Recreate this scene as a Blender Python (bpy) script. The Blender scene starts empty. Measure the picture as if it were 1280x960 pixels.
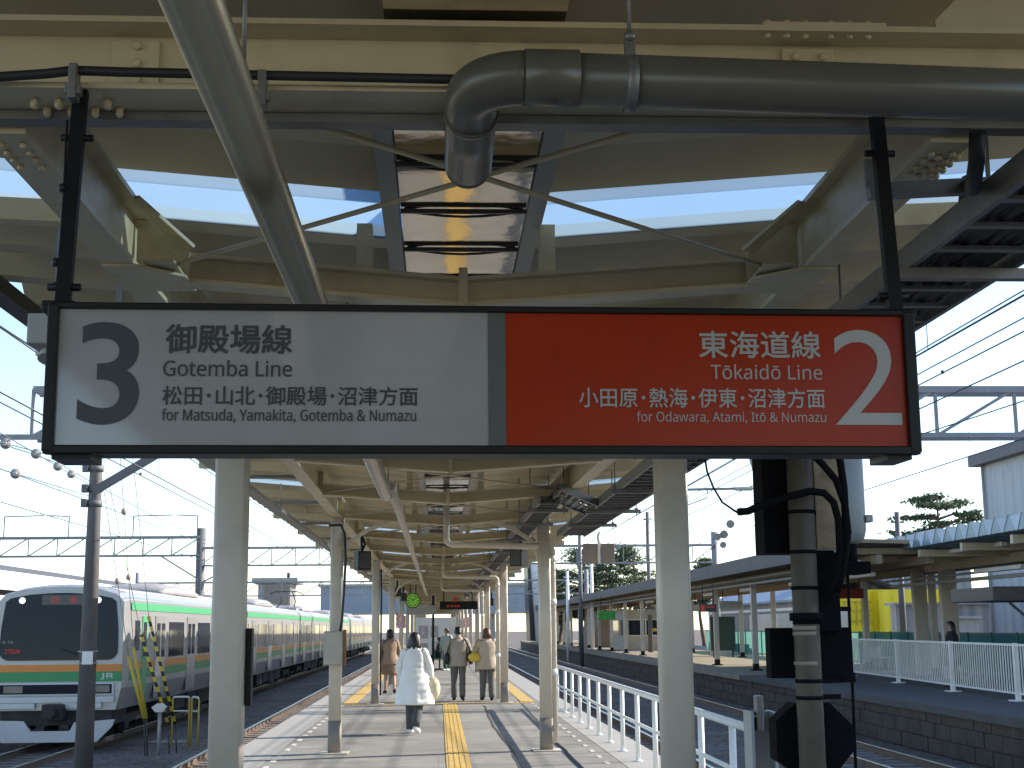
import bpy, bmesh, math, random, os
from mathutils import Vector, Matrix, noise

R = math.radians
PI = math.pi
sc = bpy.context.scene
COL = sc.collection
random.seed(7)

# ------------------------------------------------------------------ camera
F = 1735.0                      # focal length in pixels of the 1280 px wide photograph
CX, CY = 640.0, 480.0
CAM = Vector((0.0, 0.0, 1.65))
Yc = Vector((-92, -305, F)).normalized()          # the platform direction seen from the camera
zr = -0.0093
Zc = Vector((zr, 1.0, -(zr * Yc.x + Yc.y) / Yc.z)).normalized()
Xc = Yc.cross(Zc)
if Xc.x < 0: Xc = -Xc
right = Vector((Xc.x, Yc.x, Zc.x)); up = Vector((Xc.y, Yc.y, Zc.y)); fwd = Vector((Xc.z, Yc.z, Zc.z))
cam = bpy.data.cameras.new('camera'); cam_o = bpy.data.objects.new('camera', cam); COL.objects.link(cam_o)
cam.sensor_width = 36.0; cam.lens = 36.0 * F / 1280.0
cam.clip_start = 0.05; cam.clip_end = 3000
rot = Matrix((right, up, -fwd)).transposed()
cam_o.matrix_world = Matrix.Translation(CAM) @ rot.to_4x4()
sc.camera = cam_o

def at(px, py, Y=None, Z=None, X=None):
    """real place of a point of the photograph whose distance, height or side position is known"""
    d = right * ((px - CX) / F) + up * (-(py - CY) / F) + fwd
    if Y is not None: t = (Y - CAM.y) / d.y
    elif Z is not None: t = (Z - CAM.z) / d.z
    else: t = (X - CAM.x) / d.x
    return CAM + d * t

# ------------------------------------------------------------------ light
SUN_EL, SUN_AZ = R(30.0), math.atan2(0.97, 0.24)
S = Vector((math.cos(SUN_EL) * math.sin(SUN_AZ), math.cos(SUN_EL) * math.cos(SUN_AZ), math.sin(SUN_EL)))
world = bpy.data.worlds.new('World'); sc.world = world; world.use_nodes = True
wn = world.node_tree
sky = wn.nodes.new('ShaderNodeTexSky'); sky.sky_type = 'NISHITA'; sky.sun_disc = False
sky.sun_elevation = SUN_EL; sky.sun_rotation = SUN_AZ
sky.air_density = 1.0; sky.dust_density = 0.25; sky.ozone_density = 1.6
bg = wn.nodes['Background']; bg.inputs['Strength'].default_value = 0.15
wn.links.new(sky.outputs[0], bg.inputs[0])
sun = bpy.data.lights.new('sun', 'SUN'); sun_o = bpy.data.objects.new('sun', sun); COL.objects.link(sun_o)
sun.energy = 4.6; sun.angle = R(0.5); sun.color = (1.0, 0.91, 0.78)
sun_o.rotation_euler = S.to_track_quat('Z', 'Y').to_euler(); sun_o.location = (20, 5, 30)
sc.view_settings.view_transform = 'Standard'; sc.view_settings.look = 'None'
sc.view_settings.gamma = 1.0; sc.view_settings.use_curve_mapping = False
sc.view_settings.exposure = 1.12
sc.cycles.max_bounces = 8; sc.cycles.diffuse_bounces = 5; sc.cycles.transparent_max_bounces = 12
sc.cycles.use_denoising = True

# ------------------------------------------------------------------ materials
MATS = {}
def mat(name, col, rough=0.6, metal=0.0, var=0.12, scale=3.0, bump=0.0, bscale=40.0, dirt=None, dscale=1.2, damt=0.5, spec=0.5, emit=None, estr=0.0, stretch=None):
    if name in MATS: return MATS[name]
    m = bpy.data.materials.new(name); m.use_nodes = True
    nt = m.node_tree; N = nt.nodes; L = nt.links
    b = N['Principled BSDF']
    b.inputs['Roughness'].default_value = rough; b.inputs['Metallic'].default_value = metal
    b.inputs['Specular IOR Level'].default_value = spec
    tc = N.new('ShaderNodeTexCoord'); src = tc.outputs['Object']
    if stretch:
        mp = N.new('ShaderNodeMapping'); mp.inputs['Scale'].default_value = stretch
        L.new(src, mp.inputs[0]); src = mp.outputs[0]
    n1 = N.new('ShaderNodeTexNoise'); n1.inputs['Scale'].default_value = scale; n1.inputs['Detail'].default_value = 6; n1.inputs['Roughness'].default_value = 0.65
    L.new(src, n1.inputs['Vector'])
    r1 = N.new('ShaderNodeValToRGB')
    r1.color_ramp.elements[0].position = 0.3; r1.color_ramp.elements[1].position = 0.7
    r1.color_ramp.elements[0].color = tuple(c * (1 - var) for c in col) + (1,)
    r1.color_ramp.elements[1].color = tuple(min(1, c * (1 + var)) for c in col) + (1,)
    L.new(n1.outputs[0], r1.inputs[0]); out = r1.outputs[0]
    if dirt:
        n2 = N.new('ShaderNodeTexNoise'); n2.inputs['Scale'].default_value = dscale; n2.inputs['Detail'].default_value = 8; n2.inputs['Roughness'].default_value = 0.7
        L.new(src, n2.inputs['Vector'])
        r2 = N.new('ShaderNodeValToRGB'); r2.color_ramp.elements[0].position = 0.5; r2.color_ramp.elements[1].position = 0.72
        r2.color_ramp.elements[0].color = (0, 0, 0, 1); r2.color_ramp.elements[1].color = (damt,) * 3 + (1,)
        L.new(n2.outputs[0], r2.inputs[0])
        mx = N.new('ShaderNodeMix'); mx.data_type = 'RGBA'
        L.new(r2.outputs[0], mx.inputs['Factor']); L.new(out, mx.inputs['A']); mx.inputs['B'].default_value = tuple(dirt) + (1,)
        out = mx.outputs['Result']
    L.new(out, b.inputs['Base Color'])
    if bump:
        n3 = N.new('ShaderNodeTexNoise'); n3.inputs['Scale'].default_value = bscale; n3.inputs['Detail'].default_value = 4
        L.new(src, n3.inputs['Vector'])
        bp = N.new('ShaderNodeBump'); bp.inputs['Strength'].default_value = bump; bp.inputs['Distance'].default_value = 0.01
        L.new(n3.outputs[0], bp.inputs['Height']); L.new(bp.outputs[0], b.inputs['Normal'])
    if emit:
        b.inputs['Emission Color'].default_value = tuple(emit) + (1,); b.inputs['Emission Strength'].default_value = estr
    MATS[name] = m
    return m

CREAM = mat('cream_paint', (0.58, 0.51, 0.34), 0.42, var=0.07, scale=2.5, dirt=(0.27, 0.19, 0.10), dscale=2.6, damt=0.5, bump=0.12, bscale=35)
CREAMCOL = mat('cream_column_paint', (0.58, 0.525, 0.445), 0.4, var=0.06, scale=2, dirt=(0.30, 0.24, 0.16), dscale=2.4, damt=0.25, bump=0.08, bscale=30)
DECK = mat('roof_deck_steel', (0.54, 0.465, 0.31), 0.5, var=0.08, scale=1.2, dirt=(0.25, 0.22, 0.16), dscale=1.0, damt=0.4)
GREYFOOT = mat('grey_foot_paint', (0.22, 0.20, 0.18), 0.6, var=0.1)
GREYP = mat('grey_paint', (0.34, 0.34, 0.32), 0.5, var=0.08, dirt=(0.2, 0.17, 0.13), damt=0.3)
DARKSTEEL = mat('dark_steel', (0.05, 0.05, 0.055), 0.4, metal=0.3, var=0.2, scale=8)
MIDSTEEL = mat('galvanised_steel', (0.20, 0.20, 0.20), 0.45, metal=0.5, var=0.2, scale=6, dirt=(0.12, 0.1, 0.08), damt=0.4)
BLACK = mat('black_paint', (0.008, 0.008, 0.010), 0.5, var=0.2, spec=.25)
RUBBER = mat('black_rubber', (0.018, 0.018, 0.02), 0.55, var=0.2)
SILVER = mat('silver_pipe_metal', (0.44, 0.39, 0.29), 0.26, metal=0.65, var=0.08, scale=2, dirt=(0.2, 0.18, 0.15), damt=0.3, stretch=(6, 0.6, 6))
PVC = mat('grey_drain_pipe', (0.115, 0.107, 0.088), 0.32, var=0.1, scale=3, dirt=(0.06, 0.055, 0.05), dscale=3, damt=0.5)
STAINLESS = mat('stainless_gutter', (0.50, 0.46, 0.40), 0.08, metal=1.0, var=0.06, bump=0.4, bscale=2.6)
WHITEP = mat('white_paint', (0.80, 0.80, 0.78), 0.4, var=0.03, dirt=(0.5, 0.45, 0.38), damt=0.3)
CONC = mat('concrete', (0.36, 0.35, 0.33), 0.8, var=0.12, scale=1.5, dirt=(0.2, 0.19, 0.17), dscale=0.8, damt=0.5, bump=0.15)
POLEC = mat('weathered_pole', (0.13, 0.125, 0.13), 0.6, var=0.12, scale=3, bump=0.1)
GANT = mat('gantry_steel', (0.24, 0.24, 0.26), 0.6, var=0.15, dirt=(0.2, 0.14, 0.1), damt=0.3)
WIRE = mat('overhead_wire', (0.05, 0.06, 0.07), 0.5, metal=0.3, var=0.1)
PORC = mat('porcelain', (0.55, 0.53, 0.50), 0.3, var=0.1)

def platform_mat():
    m = bpy.data.materials.new('platform_asphalt'); m.use_nodes = True; MATS['platform'] = m
    nt = m.node_tree; N = nt.nodes; L = nt.links; b = N['Principled BSDF']; b.inputs['Roughness'].default_value = 0.8
    tc = N.new('ShaderNodeTexCoord')
    def nz(s, d=6):
        n = N.new('ShaderNodeTexNoise'); n.inputs['Scale'].default_value = s; n.inputs['Detail'].default_value = d; n.inputs['Roughness'].default_value = 0.7
        L.new(tc.outputs['Object'], n.inputs['Vector']); return n
    a = nz(0.6); c = nz(90, 2); w = nz(2.2)
    r = N.new('ShaderNodeValToRGB'); r.color_ramp.elements[0].position = 0.32; r.color_ramp.elements[1].position = 0.68
    r.color_ramp.elements[0].color = (0.215, 0.21, 0.20, 1); r.color_ramp.elements[1].color = (0.285, 0.28, 0.268, 1)
    L.new(a.outputs[0], r.inputs[0])
    # rectangular resurfacing patches
    br = N.new('ShaderNodeTexBrick'); br.inputs['Scale'].default_value = 1; br.inputs['Brick Width'].default_value = 3.1; br.inputs['Row Height'].default_value = 4.7
    br.inputs['Mortar Size'].default_value = 0.012; br.inputs['Color1'].default_value = (1, 1, 1, 1); br.inputs['Color2'].default_value = (0.93, 0.93, 0.93, 1); br.inputs['Mortar'].default_value = (0.84, 0.84, 0.84, 1)
    L.new(tc.outputs['Object'], br.inputs['Vector'])
    mu = N.new('ShaderNodeMix'); mu.data_type = 'RGBA'; mu.blend_type = 'MULTIPLY'; mu.inputs['Factor'].default_value = 1
    L.new(r.outputs[0], mu.inputs['A']); L.new(br.outputs['Color'], mu.inputs['B'])
    r3 = N.new('ShaderNodeValToRGB'); r3.color_ramp.elements[0].position = 0.35; r3.color_ramp.elements[1].position = 0.6
    r3.color_ramp.elements[0].color = (0.82, 0.81, 0.79, 1); r3.color_ramp.elements[1].color = (1, 1, 1, 1)
    L.new(w.outputs[0], r3.inputs[0])
    m2 = N.new('ShaderNodeMix'); m2.data_type = 'RGBA'; m2.blend_type = 'MULTIPLY'; m2.inputs['Factor'].default_value = 1
    L.new(mu.outputs['Result'], m2.inputs['A']); L.new(r3.outputs[0], m2.inputs['B'])
    vo = N.new('ShaderNodeTexVoronoi'); vo.inputs['Scale'].default_value = 1.6; L.new(tc.outputs['Object'], vo.inputs['Vector'])
    sr = N.new('ShaderNodeValToRGB'); sr.color_ramp.elements[0].position = .03; sr.color_ramp.elements[1].position = .06; sr.color_ramp.elements[0].color = (.55, .55, .55, 1); sr.color_ramp.elements[1].color = (1, 1, 1, 1); L.new(vo.outputs['Distance'], sr.inputs[0])
    st_ = nz(.35, 8); s2 = N.new('ShaderNodeValToRGB'); s2.color_ramp.elements[0].position = .40; s2.color_ramp.elements[1].position = .58; s2.color_ramp.elements[0].color = (.72, .71, .69, 1); s2.color_ramp.elements[1].color = (1, 1, 1, 1); L.new(st_.outputs[0], s2.inputs[0])
    prev = m2.outputs['Result']
    for extra in (sr, s2):
        mm = N.new('ShaderNodeMix'); mm.data_type = 'RGBA'; mm.blend_type = 'MULTIPLY'; mm.inputs['Factor'].default_value = 1; L.new(prev, mm.inputs['A']); L.new(extra.outputs[0], mm.inputs['B']); prev = mm.outputs['Result']
    L.new(prev, b.inputs['Base Color'])
    bp = N.new('ShaderNodeBump'); bp.inputs['Strength'].default_value = 0.25; bp.inputs['Distance'].default_value = 0.01
    L.new(c.outputs[0], bp.inputs['Height']); L.new(bp.outputs[0], b.inputs['Normal'])
    return m
ASPH = platform_mat()

def ballast_mat():
    m = bpy.data.materials.new('ballast'); m.use_nodes = True
    nt = m.node_tree; N = nt.nodes; L = nt.links; b = N['Principled BSDF']; b.inputs['Roughness'].default_value = 0.9
    tc = N.new('ShaderNodeTexCoord')
    v = N.new('ShaderNodeTexVoronoi'); v.inputs['Scale'].default_value = 14
    L.new(tc.outputs['Object'], v.inputs['Vector'])
    r = N.new('ShaderNodeValToRGB'); r.color_ramp.elements[0].color = (0.07, 0.06, 0.055, 1); r.color_ramp.elements[1].color = (0.25, 0.22, 0.20, 1)
    sp = N.new('ShaderNodeSeparateColor'); L.new(v.outputs['Color'], sp.inputs[0]); L.new(sp.outputs[0], r.inputs[0])
    n = N.new('ShaderNodeTexNoise'); n.inputs['Scale'].default_value = 0.5; n.inputs['Detail'].default_value = 6; L.new(tc.outputs['Object'], n.inputs['Vector'])
    r2 = N.new('ShaderNodeValToRGB'); r2.color_ramp.elements[0].position = .35; r2.color_ramp.elements[1].position = .65
    r2.color_ramp.elements[0].color = (0.6, 0.55, 0.5, 1); r2.color_ramp.elements[1].color = (1, 1, 1, 1); L.new(n.outputs[0], r2.inputs[0])
    mu = N.new('ShaderNodeMix'); mu.data_type = 'RGBA'; mu.blend_type = 'MULTIPLY'; mu.inputs['Factor'].default_value = 1
    L.new(r.outputs[0], mu.inputs['A']); L.new(r2.outputs[0], mu.inputs['B']); L.new(mu.outputs['Result'], b.inputs['Base Color'])
    bp = N.new('ShaderNodeBump'); bp.inputs['Strength'].default_value = 1.0; bp.inputs['Distance'].default_value = 0.05
    L.new(v.outputs['Distance'], bp.inputs['Height']); L.new(bp.outputs[0], b.inputs['Normal'])
    return m
BALLAST = ballast_mat()

def frosted_mat(name, tint, clear=0.35):
    m = bpy.data.materials.new(name); m.use_nodes = True
    nt = m.node_tree; N = nt.nodes; L = nt.links
    N.remove(N['Principled BSDF']); o = N['Material Output']
    tr = N.new('ShaderNodeBsdfTranslucent'); tp = N.new('ShaderNodeBsdfTransparent'); mx = N.new('ShaderNodeMixShader')
    tc = N.new('ShaderNodeTexCoord'); n = N.new('ShaderNodeTexNoise'); n.inputs['Scale'].default_value = 1.7; n.inputs['Detail'].default_value = 6
    L.new(tc.outputs['Object'], n.inputs['Vector'])
    r = N.new('ShaderNodeValToRGB'); r.color_ramp.elements[0].color = tuple(c * .82 for c in tint) + (1,); r.color_ramp.elements[1].color = tuple(tint) + (1,)
    L.new(n.outputs[0], r.inputs[0]); L.new(r.outputs[0], tr.inputs[0])
    tp.inputs[0].default_value = tuple(tint) + (1,)
    mx.inputs[0].default_value = clear
    L.new(tr.outputs[0], mx.inputs[1]); L.new(tp.outputs[0], mx.inputs[2]); L.new(mx.outputs[0], o.inputs[0])
    return m
FROST = frosted_mat('frosted_skylight', (0.56, 0.66, 0.74), 0.68)
MESHGREEN = frosted_mat('green_fence_mesh', (0.36, 0.55, 0.52), 0.65)

def stripes_mat(name, ca, cb, freq, axis=2, mixaxis=None, rough=0.5, mixk=1.0):
    """straight stripes painted or woven into the thing itself"""
    m = bpy.data.materials.new(name); m.use_nodes = True
    nt = m.node_tree; N = nt.nodes; L = nt.links; b = N['Principled BSDF']; b.inputs['Roughness'].default_value = rough
    tc = N.new('ShaderNodeTexCoord'); sp = N.new('ShaderNodeSeparateXYZ'); L.new(tc.outputs['Object'], sp.inputs[0])
    src = sp.outputs[axis]
    if mixaxis is not None:
        ad = N.new('ShaderNodeMath'); ad.operation = 'ADD'; mk = N.new('ShaderNodeMath'); mk.operation = 'MULTIPLY'; mk.inputs[1].default_value = mixk; L.new(sp.outputs[mixaxis], mk.inputs[0]); L.new(sp.outputs[axis], ad.inputs[0]); L.new(mk.outputs[0], ad.inputs[1]); src = ad.outputs[0]
    mu = N.new('ShaderNodeMath'); mu.operation = 'MULTIPLY'; mu.inputs[1].default_value = freq; L.new(src, mu.inputs[0])
    fr = N.new('ShaderNodeMath'); fr.operation = 'FRACT'; L.new(mu.outputs[0], fr.inputs[0])
    gt = N.new('ShaderNodeMath'); gt.operation = 'GREATER_THAN'; gt.inputs[1].default_value = 0.5; L.new(fr.outputs[0], gt.inputs[0])
    mx = N.new('ShaderNodeMix'); mx.data_type = 'RGBA'; mx.inputs['A'].default_value = tuple(ca) + (1,); mx.inputs['B'].default_value = tuple(cb) + (1,)
    L.new(gt.outputs[0], mx.inputs['Factor']); L.new(mx.outputs['Result'], b.inputs['Base Color'])
    return m

# ------------------------------------------------------------------ mesh helpers
class MB:
    def __init__(s): s.v = []; s.f = []; s.smooth = []
    def add(s, vs, fs, smooth=False):
        o = len(s.v); s.v += [tuple(v) for v in vs]
        for f in fs: s.f.append(tuple(i + o for i in f)); s.smooth.append(smooth)
        return s
    def box(s, x0, x1, y0, y1, z0, z1):
        if x0 > x1: x0, x1 = x1, x0
        if y0 > y1: y0, y1 = y1, y0
        if z0 > z1: z0, z1 = z1, z0
        vs = [(x, y, z) for z in (z0, z1) for y in (y0, y1) for x in (x0, x1)]
        return s.add(vs, [(0, 2, 3, 1), (4, 5, 7, 6), (0, 1, 5, 4), (2, 6, 7, 3), (0, 4, 6, 2), (1, 3, 7, 5)])
    def bevbox(s, x0, x1, y0, y1, z0, z1, b=0.01):
        bm = bmesh.new(); bmesh.ops.create_cube(bm, size=1)
        for v in bm.verts: v.co = Vector(((x0 + x1) / 2 + v.co.x * abs(x1 - x0), (y0 + y1) / 2 + v.co.y * abs(y1 - y0), (z0 + z1) / 2 + v.co.z * abs(z1 - z0)))
        bmesh.ops.bevel(bm, geom=bm.edges[:], offset=b, segments=2, profile=0.6, affect='EDGES')
        bm.verts.index_update()
        s.add([v.co[:] for v in bm.verts], [[v.index for v in f.verts] for f in bm.faces]); bm.free(); return s
    def bar(s, a, b, w, h, upv=(0, 0, 1)):
        """box beam from a to b, w across, h high"""
        a = Vector(a); b = Vector(b); d = (b - a).normalized(); u = Vector(upv)
        if abs(d.dot(u)) > 0.98: u = Vector((0, 1, 0))
        sx = d.cross(u).normalized() * (w / 2); sz = sx.cross(d).normalized() * (h / 2)
        vs = [p + i * sx + j * sz for p in (a, b) for i, j in ((-1, -1), (1, -1), (1, 1), (-1, 1))]
        return s.add(vs, [(0, 3, 2, 1), (4, 5, 6, 7), (0, 1, 5, 4), (1, 2, 6, 5), (2, 3, 7, 6), (3, 0, 4, 7)])
    def tube(s, pts, r, n=10, cap=True, flat=None):
        pts = [Vector(p) for p in pts]; rs = r if isinstance(r, (list, tuple)) else [r] * len(pts)
        rings = []; prev = None
        for i, p in enumerate(pts):
            d = (pts[min(i + 1, len(pts) - 1)] - pts[max(i - 1, 0)]).normalized()
            if prev is None:
                u = Vector((0, 0, 1)) if abs(d.z) < 0.9 else Vector((0, 1, 0))
                u = (u - d * u.dot(d)).normalized()
            else: u = (prev - d * prev.dot(d)).normalized()
            prev = u; w = d.cross(u)
            rings.append([p + (u * math.cos(2 * PI * k / n) + w * math.sin(2 * PI * k / n)) * rs[i] for k in range(n)])
        return s.loft(rings, cap)
    def loft(s, rings, cap=True, smooth=True):
        n = len(rings[0]); vs = [v for r in rings for v in r]; fs = []
        for i in range(len(rings) - 1):
            for k in range(n):
                a = i * n + k; b = i * n + (k + 1) % n
                fs.append((a, b, b + n, a + n))
        o = len(s.f); s.add(vs, fs, smooth)
        if cap:
            base = len(s.v) - len(vs)
            s.f.append(tuple(base + k for k in range(n))[::-1]); s.smooth.append(False)
            s.f.append(tuple(base + (len(rings) - 1) * n + k for k in range(n))); s.smooth.append(False)
        return s
    def prism(s, poly, y0, y1, axis='Y'):
        def mk(a, b, t): return (a, t, b) if axis == 'Y' else ((t, a, b) if axis == 'X' else (a, b, t))
        n = len(poly); vs = [mk(a, b, y0) for a, b in poly] + [mk(a, b, y1) for a, b in poly]
        fs = [tuple(range(n))[::-1], tuple(range(n, 2 * n))] + [(k, (k + 1) % n, (k + 1) % n + n, k + n) for k in range(n)]
        return s.add(vs, fs)
    def ball(s, c, r, n=10, m=7, sc3=(1, 1, 1)):
        rings = []
        for i in range(1, m):
            t = PI * i / m
            rings.append([(c[0] + r * sc3[0] * math.sin(t) * math.cos(2 * PI * k / n), c[1] + r * sc3[1] * math.sin(t) * math.sin(2 * PI * k / n), c[2] - r * sc3[2] * math.cos(t)) for k in range(n)])
        return s.loft(rings, True)
    def disc(s, c, nrm, r, th, n=16):
        d = Vector(nrm).normalized() * th / 2
        return s.tube([Vector(c) - d, Vector(c) + d], r, n)

def link(name, mb, m, parent=None, local=False):
    me = bpy.data.meshes.new(name); me.from_pydata(mb.v, [], mb.f); me.update()
    me.polygons.foreach_set('use_smooth', mb.smooth)
    bm = bmesh.new(); bm.from_mesh(me); bmesh.ops.recalc_face_normals(bm, faces=bm.faces[:]); bm.to_mesh(me); bm.free()
    me.materials.append(m)
    o = bpy.data.objects.new(name, me); COL.objects.link(o)
    if parent is not None:
        o.parent = parent
        if not local and parent.type == 'EMPTY':
            o.matrix_parent_inverse = Matrix.LocRotScale(parent.location, parent.rotation_euler, None).inverted()
    return o
def tag(o, label=None, cat=None, group=None, kind=None):
    if label: o['label'] = label
    if cat: o['category'] = cat
    if group: o['group'] = group
    if kind: o['kind'] = kind
    return o
def thing(name, label, cat, loc=(0, 0, 0), rz=0.0, group=None):
    o = bpy.data.objects.new(name, None); COL.objects.link(o); o.empty_display_size = 0.2
    o.location = loc; o.rotation_euler = (0, 0, rz)
    return tag(o, label, cat, group)
def solo(name, mb, m, label, cat, group=None): return tag(link(name, mb, m), label, cat, group)
def struct(name, mb, m): return tag(link(name, mb, m), kind='structure')
def copy_tree(o, parent=None):
    c = o.copy(); COL.objects.link(c)
    if parent is not None: c.parent = parent
    for ch in list(o.children): copy_tree(ch, c)
    return c

# fonts that ship with Blender (with the built-in font as a fallback)
def font(fn):
    try: return bpy.data.fonts.load(os.path.join(bpy.utils.system_resource('DATAFILES'), 'fonts', fn))
    except Exception: return None
INTER = font('NotoSansHebrew-Regular.woff2'); CJK = font('Noto Sans CJK Regular.woff2')
def lettering(name, body, box, y, m, parent, fnt=None, bold=0.0, offset=0.0, local=False, depth=0.0015):
    """flat lettering facing -Y, fitted to box = (x0, x1, z0, z1) on the plane y"""
    cu = bpy.data.curves.new(name, 'FONT'); cu.body = body; cu.size = 1.0; cu.offset = offset; cu.resolution_u = 12
    if fnt: cu.font = fnt
    t = bpy.data.objects.new('t', cu); COL.objects.link(t)
    dg = bpy.context.evaluated_depsgraph_get(); dg.update()
    me = bpy.data.meshes.new_from_object(t.evaluated_get(dg)); bpy.data.objects.remove(t)
    vs = [v.co.copy() for v in me.vertices]; fs = [tuple(p.vertices) for p in me.polygons]
    bpy.data.meshes.remove(me)
    xa, xb = min(v.x for v in vs), max(v.x for v in vs); za, zb = min(v.y for v in vs), max(v.y for v in vs)
    x0, x1, z0, z1 = box; mb = MB()
    shifts = [(0, 0)] if not bold else [(0, 0), (bold, 0), (-bold, 0), (0, bold), (0, -bold)]
    for i, (dx, dz) in enumerate(shifts):
        mb.add([(x0 + (v.x - xa) / (xb - xa) * (x1 - x0) + dx, y - depth - i * 0.0002, z0 + (v.y - za) / (zb - za) * (z1 - z0) + dz) for v in vs], fs)
    me2 = bpy.data.meshes.new(name); me2.from_pydata(mb.v, [], mb.f); me2.materials.append(m)
    o = bpy.data.objects.new(name, me2); COL.objects.link(o); o.parent = parent
    if not local and parent.type == 'EMPTY': o.matrix_parent_inverse = Matrix.LocRotScale(parent.location, parent.rotation_euler, None).inverted()
    return o

# ================================================================== SETTING
ZG = -1.00        # ballast level; platform tops are z = 0
ZR = -0.85         # rail tops
mb = MB(); mb.box(-400, 400, -120, 900, ZG - 0.5, ZG); struct('ballast_ground', mb, BALLAST)
PX0, PX1, PY0, PY1 = -2.75, 2.80, -30.0, 175.0
mb = MB(); mb.box(PX0, PX1, PY0, PY1, ZG, -0.004); struct('platform', mb, ASPH)
mb = MB(); mb.box(PX0 - .06, PX0 + .55, PY0, PY1, -0.12, 0.0); mb.box(PX1 - .55, PX1 + .06, PY0, PY1, -0.12, 0.0)
COPE = mat('platform_edge_concrete', (0.31, 0.305, 0.297), 0.75, var=0.1, scale=1.2, dirt=(0.24, 0.23, 0.21), damt=0.4)
struct('platform_kerb', mb, COPE)
YEL = mat('tactile_yellow', (0.48, 0.33, 0.10), 0.65, var=0.12, scale=4, dirt=(0.40, 0.33, 0.18), damt=0.5)
mb = MB()
x0t = 0.10
mb.box(x0t, x0t + .30, -4, 31.2, -0.004, 0.004)
for k in range(4):
    xx = x0t + .045 + k * .07; mb.box(xx - .014, xx + .014, -4, 31.2, 0.004, 0.009)
mb.box(-2.15, 2.15, 31.4, 31.7, -0.004, 0.004)
for sx in (-2.15, 1.85): mb.box(sx, sx + .3, 31.9, 170, -0.004, 0.004)
for k in range(44):
    for j in range(3): mb.box(-2.13 + k * .098, -2.10 + k * .098, 31.44 + j * .09, 31.47 + j * .09, .004, .009)
struct('tactile_paving', mb, YEL)
mb = MB()
for sx in (-2.10, 2.07):
    y = 8.0
    while y < 31:
        mb.box(sx - .03, sx + .03, y, y + .32, -0.004, 0.0015); y += .85
struct('painted_edge_marking', mb, mat('worn_marking', (.48, .47, .45), .7, var=.2))
# dark wavy strips painted as shadow lines along the platform
SHADOW_DARK = mat('painted_shadow_dark', (0.04, 0.04, 0.045), 0.8, var=0.2)
mb = MB()
def shadow_strip(pts, w):
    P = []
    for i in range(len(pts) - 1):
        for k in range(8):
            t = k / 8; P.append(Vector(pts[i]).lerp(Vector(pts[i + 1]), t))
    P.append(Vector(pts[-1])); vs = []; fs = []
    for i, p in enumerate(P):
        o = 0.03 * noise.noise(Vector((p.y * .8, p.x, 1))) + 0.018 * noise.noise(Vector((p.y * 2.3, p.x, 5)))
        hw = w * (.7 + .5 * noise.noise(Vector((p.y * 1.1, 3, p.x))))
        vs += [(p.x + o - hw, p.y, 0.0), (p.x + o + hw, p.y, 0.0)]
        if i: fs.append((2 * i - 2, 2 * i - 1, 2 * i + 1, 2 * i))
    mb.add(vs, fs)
shadow_strip([(.98, 30.6, 0), (.93, 24, 0), (1.0, 20, 0), (.96, 14, 0), (.98, 8, 0), (.9, 4, 0)], .030)
shadow_strip([(1.85, 33, 0), (1.78, 26, 0), (1.72, 23, 0), (1.70, 19, 0), (1.66, 12, 0), (1.7, 5, 0)], .032)
struct('painted_shadow_lines', mb, SHADOW_DARK)

# tracks
RAIL = mat('rail_steel', (0.20, 0.15, 0.12), 0.5, metal=0.4, var=0.2)
RAILTOP = mat('polished_rail_head', (0.6, 0.6, 0.6), 0.25, metal=1.0, var=0.05)
SLEEP = mat('sleeper_concrete', (0.20, 0.17, 0.15), 0.85, var=0.2)
for tx in (-4.35, -8.53, 4.35, 8.55):
    mb = MB(); mt = MB(); ms = MB()
    for sx in (-.55, .55):
        mb.box(tx + sx - .012, tx + sx + .012, -10, 300, ZG + .02, ZR - .035)
        mb.box(tx + sx - .065, tx + sx + .065, -10, 300, ZG + .0, ZG + .02)
        mt.bevbox(tx + sx - .034, tx + sx + .034, -10, 300, ZR - .035, ZR, .008)
    y = -8
    while y < 190: ms.box(tx - 1.0, tx + 1.0, y, y + .22, ZG - .1, ZG + .012); y += .62
    o = struct('track', mb, RAIL); link('rail_head', mt, RAILTOP, o); link('sleeper', ms, SLEEP, o)['kind'] = 'stuff'

# opposite platform
OX = 10.2
STONE = mat('platform_wall_stone', (0.065, 0.055, 0.045), 0.85, var=0.4, scale=2.5, dirt=(0.07, 0.06, 0.05), dscale=1.2, damt=0.7, bump=0.4, bscale=6)
mb = MB(); mb.box(OX, 21.5, 10, 175, ZG, -0.16)
nrow = 0
for r in range(3):
    z0 = ZG + .02 + r * .31
    y = 12.0 + (r % 2) * .4
    while y < 90:
        mb.box(OX - .03 - random.random() * .02, OX, y + .012, y + .84, z0 + .01, z0 + .30); y += .86
struct('opposite_platform_wall', mb, STONE)
mb = MB(); mb.box(OX - .10, 21.4, 10, 47.2, -0.16, 0.0); struct('opposite_platform_painted_shade', mb, mat('painted_shade_paving', (.085, .085, .09), .85, var=.2, scale=1.5, dirt=(.05, .05, .05)))  # near part coloured darker, painting in the shade of the zigzag canopy
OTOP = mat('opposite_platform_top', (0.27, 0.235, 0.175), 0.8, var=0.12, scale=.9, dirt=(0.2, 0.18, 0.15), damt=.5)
mb = MB(); mb.box(OX - .12, 21.5, 47.2, 175, -0.16, 0.0); struct('opposite_platform', mb, OTOP)

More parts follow.
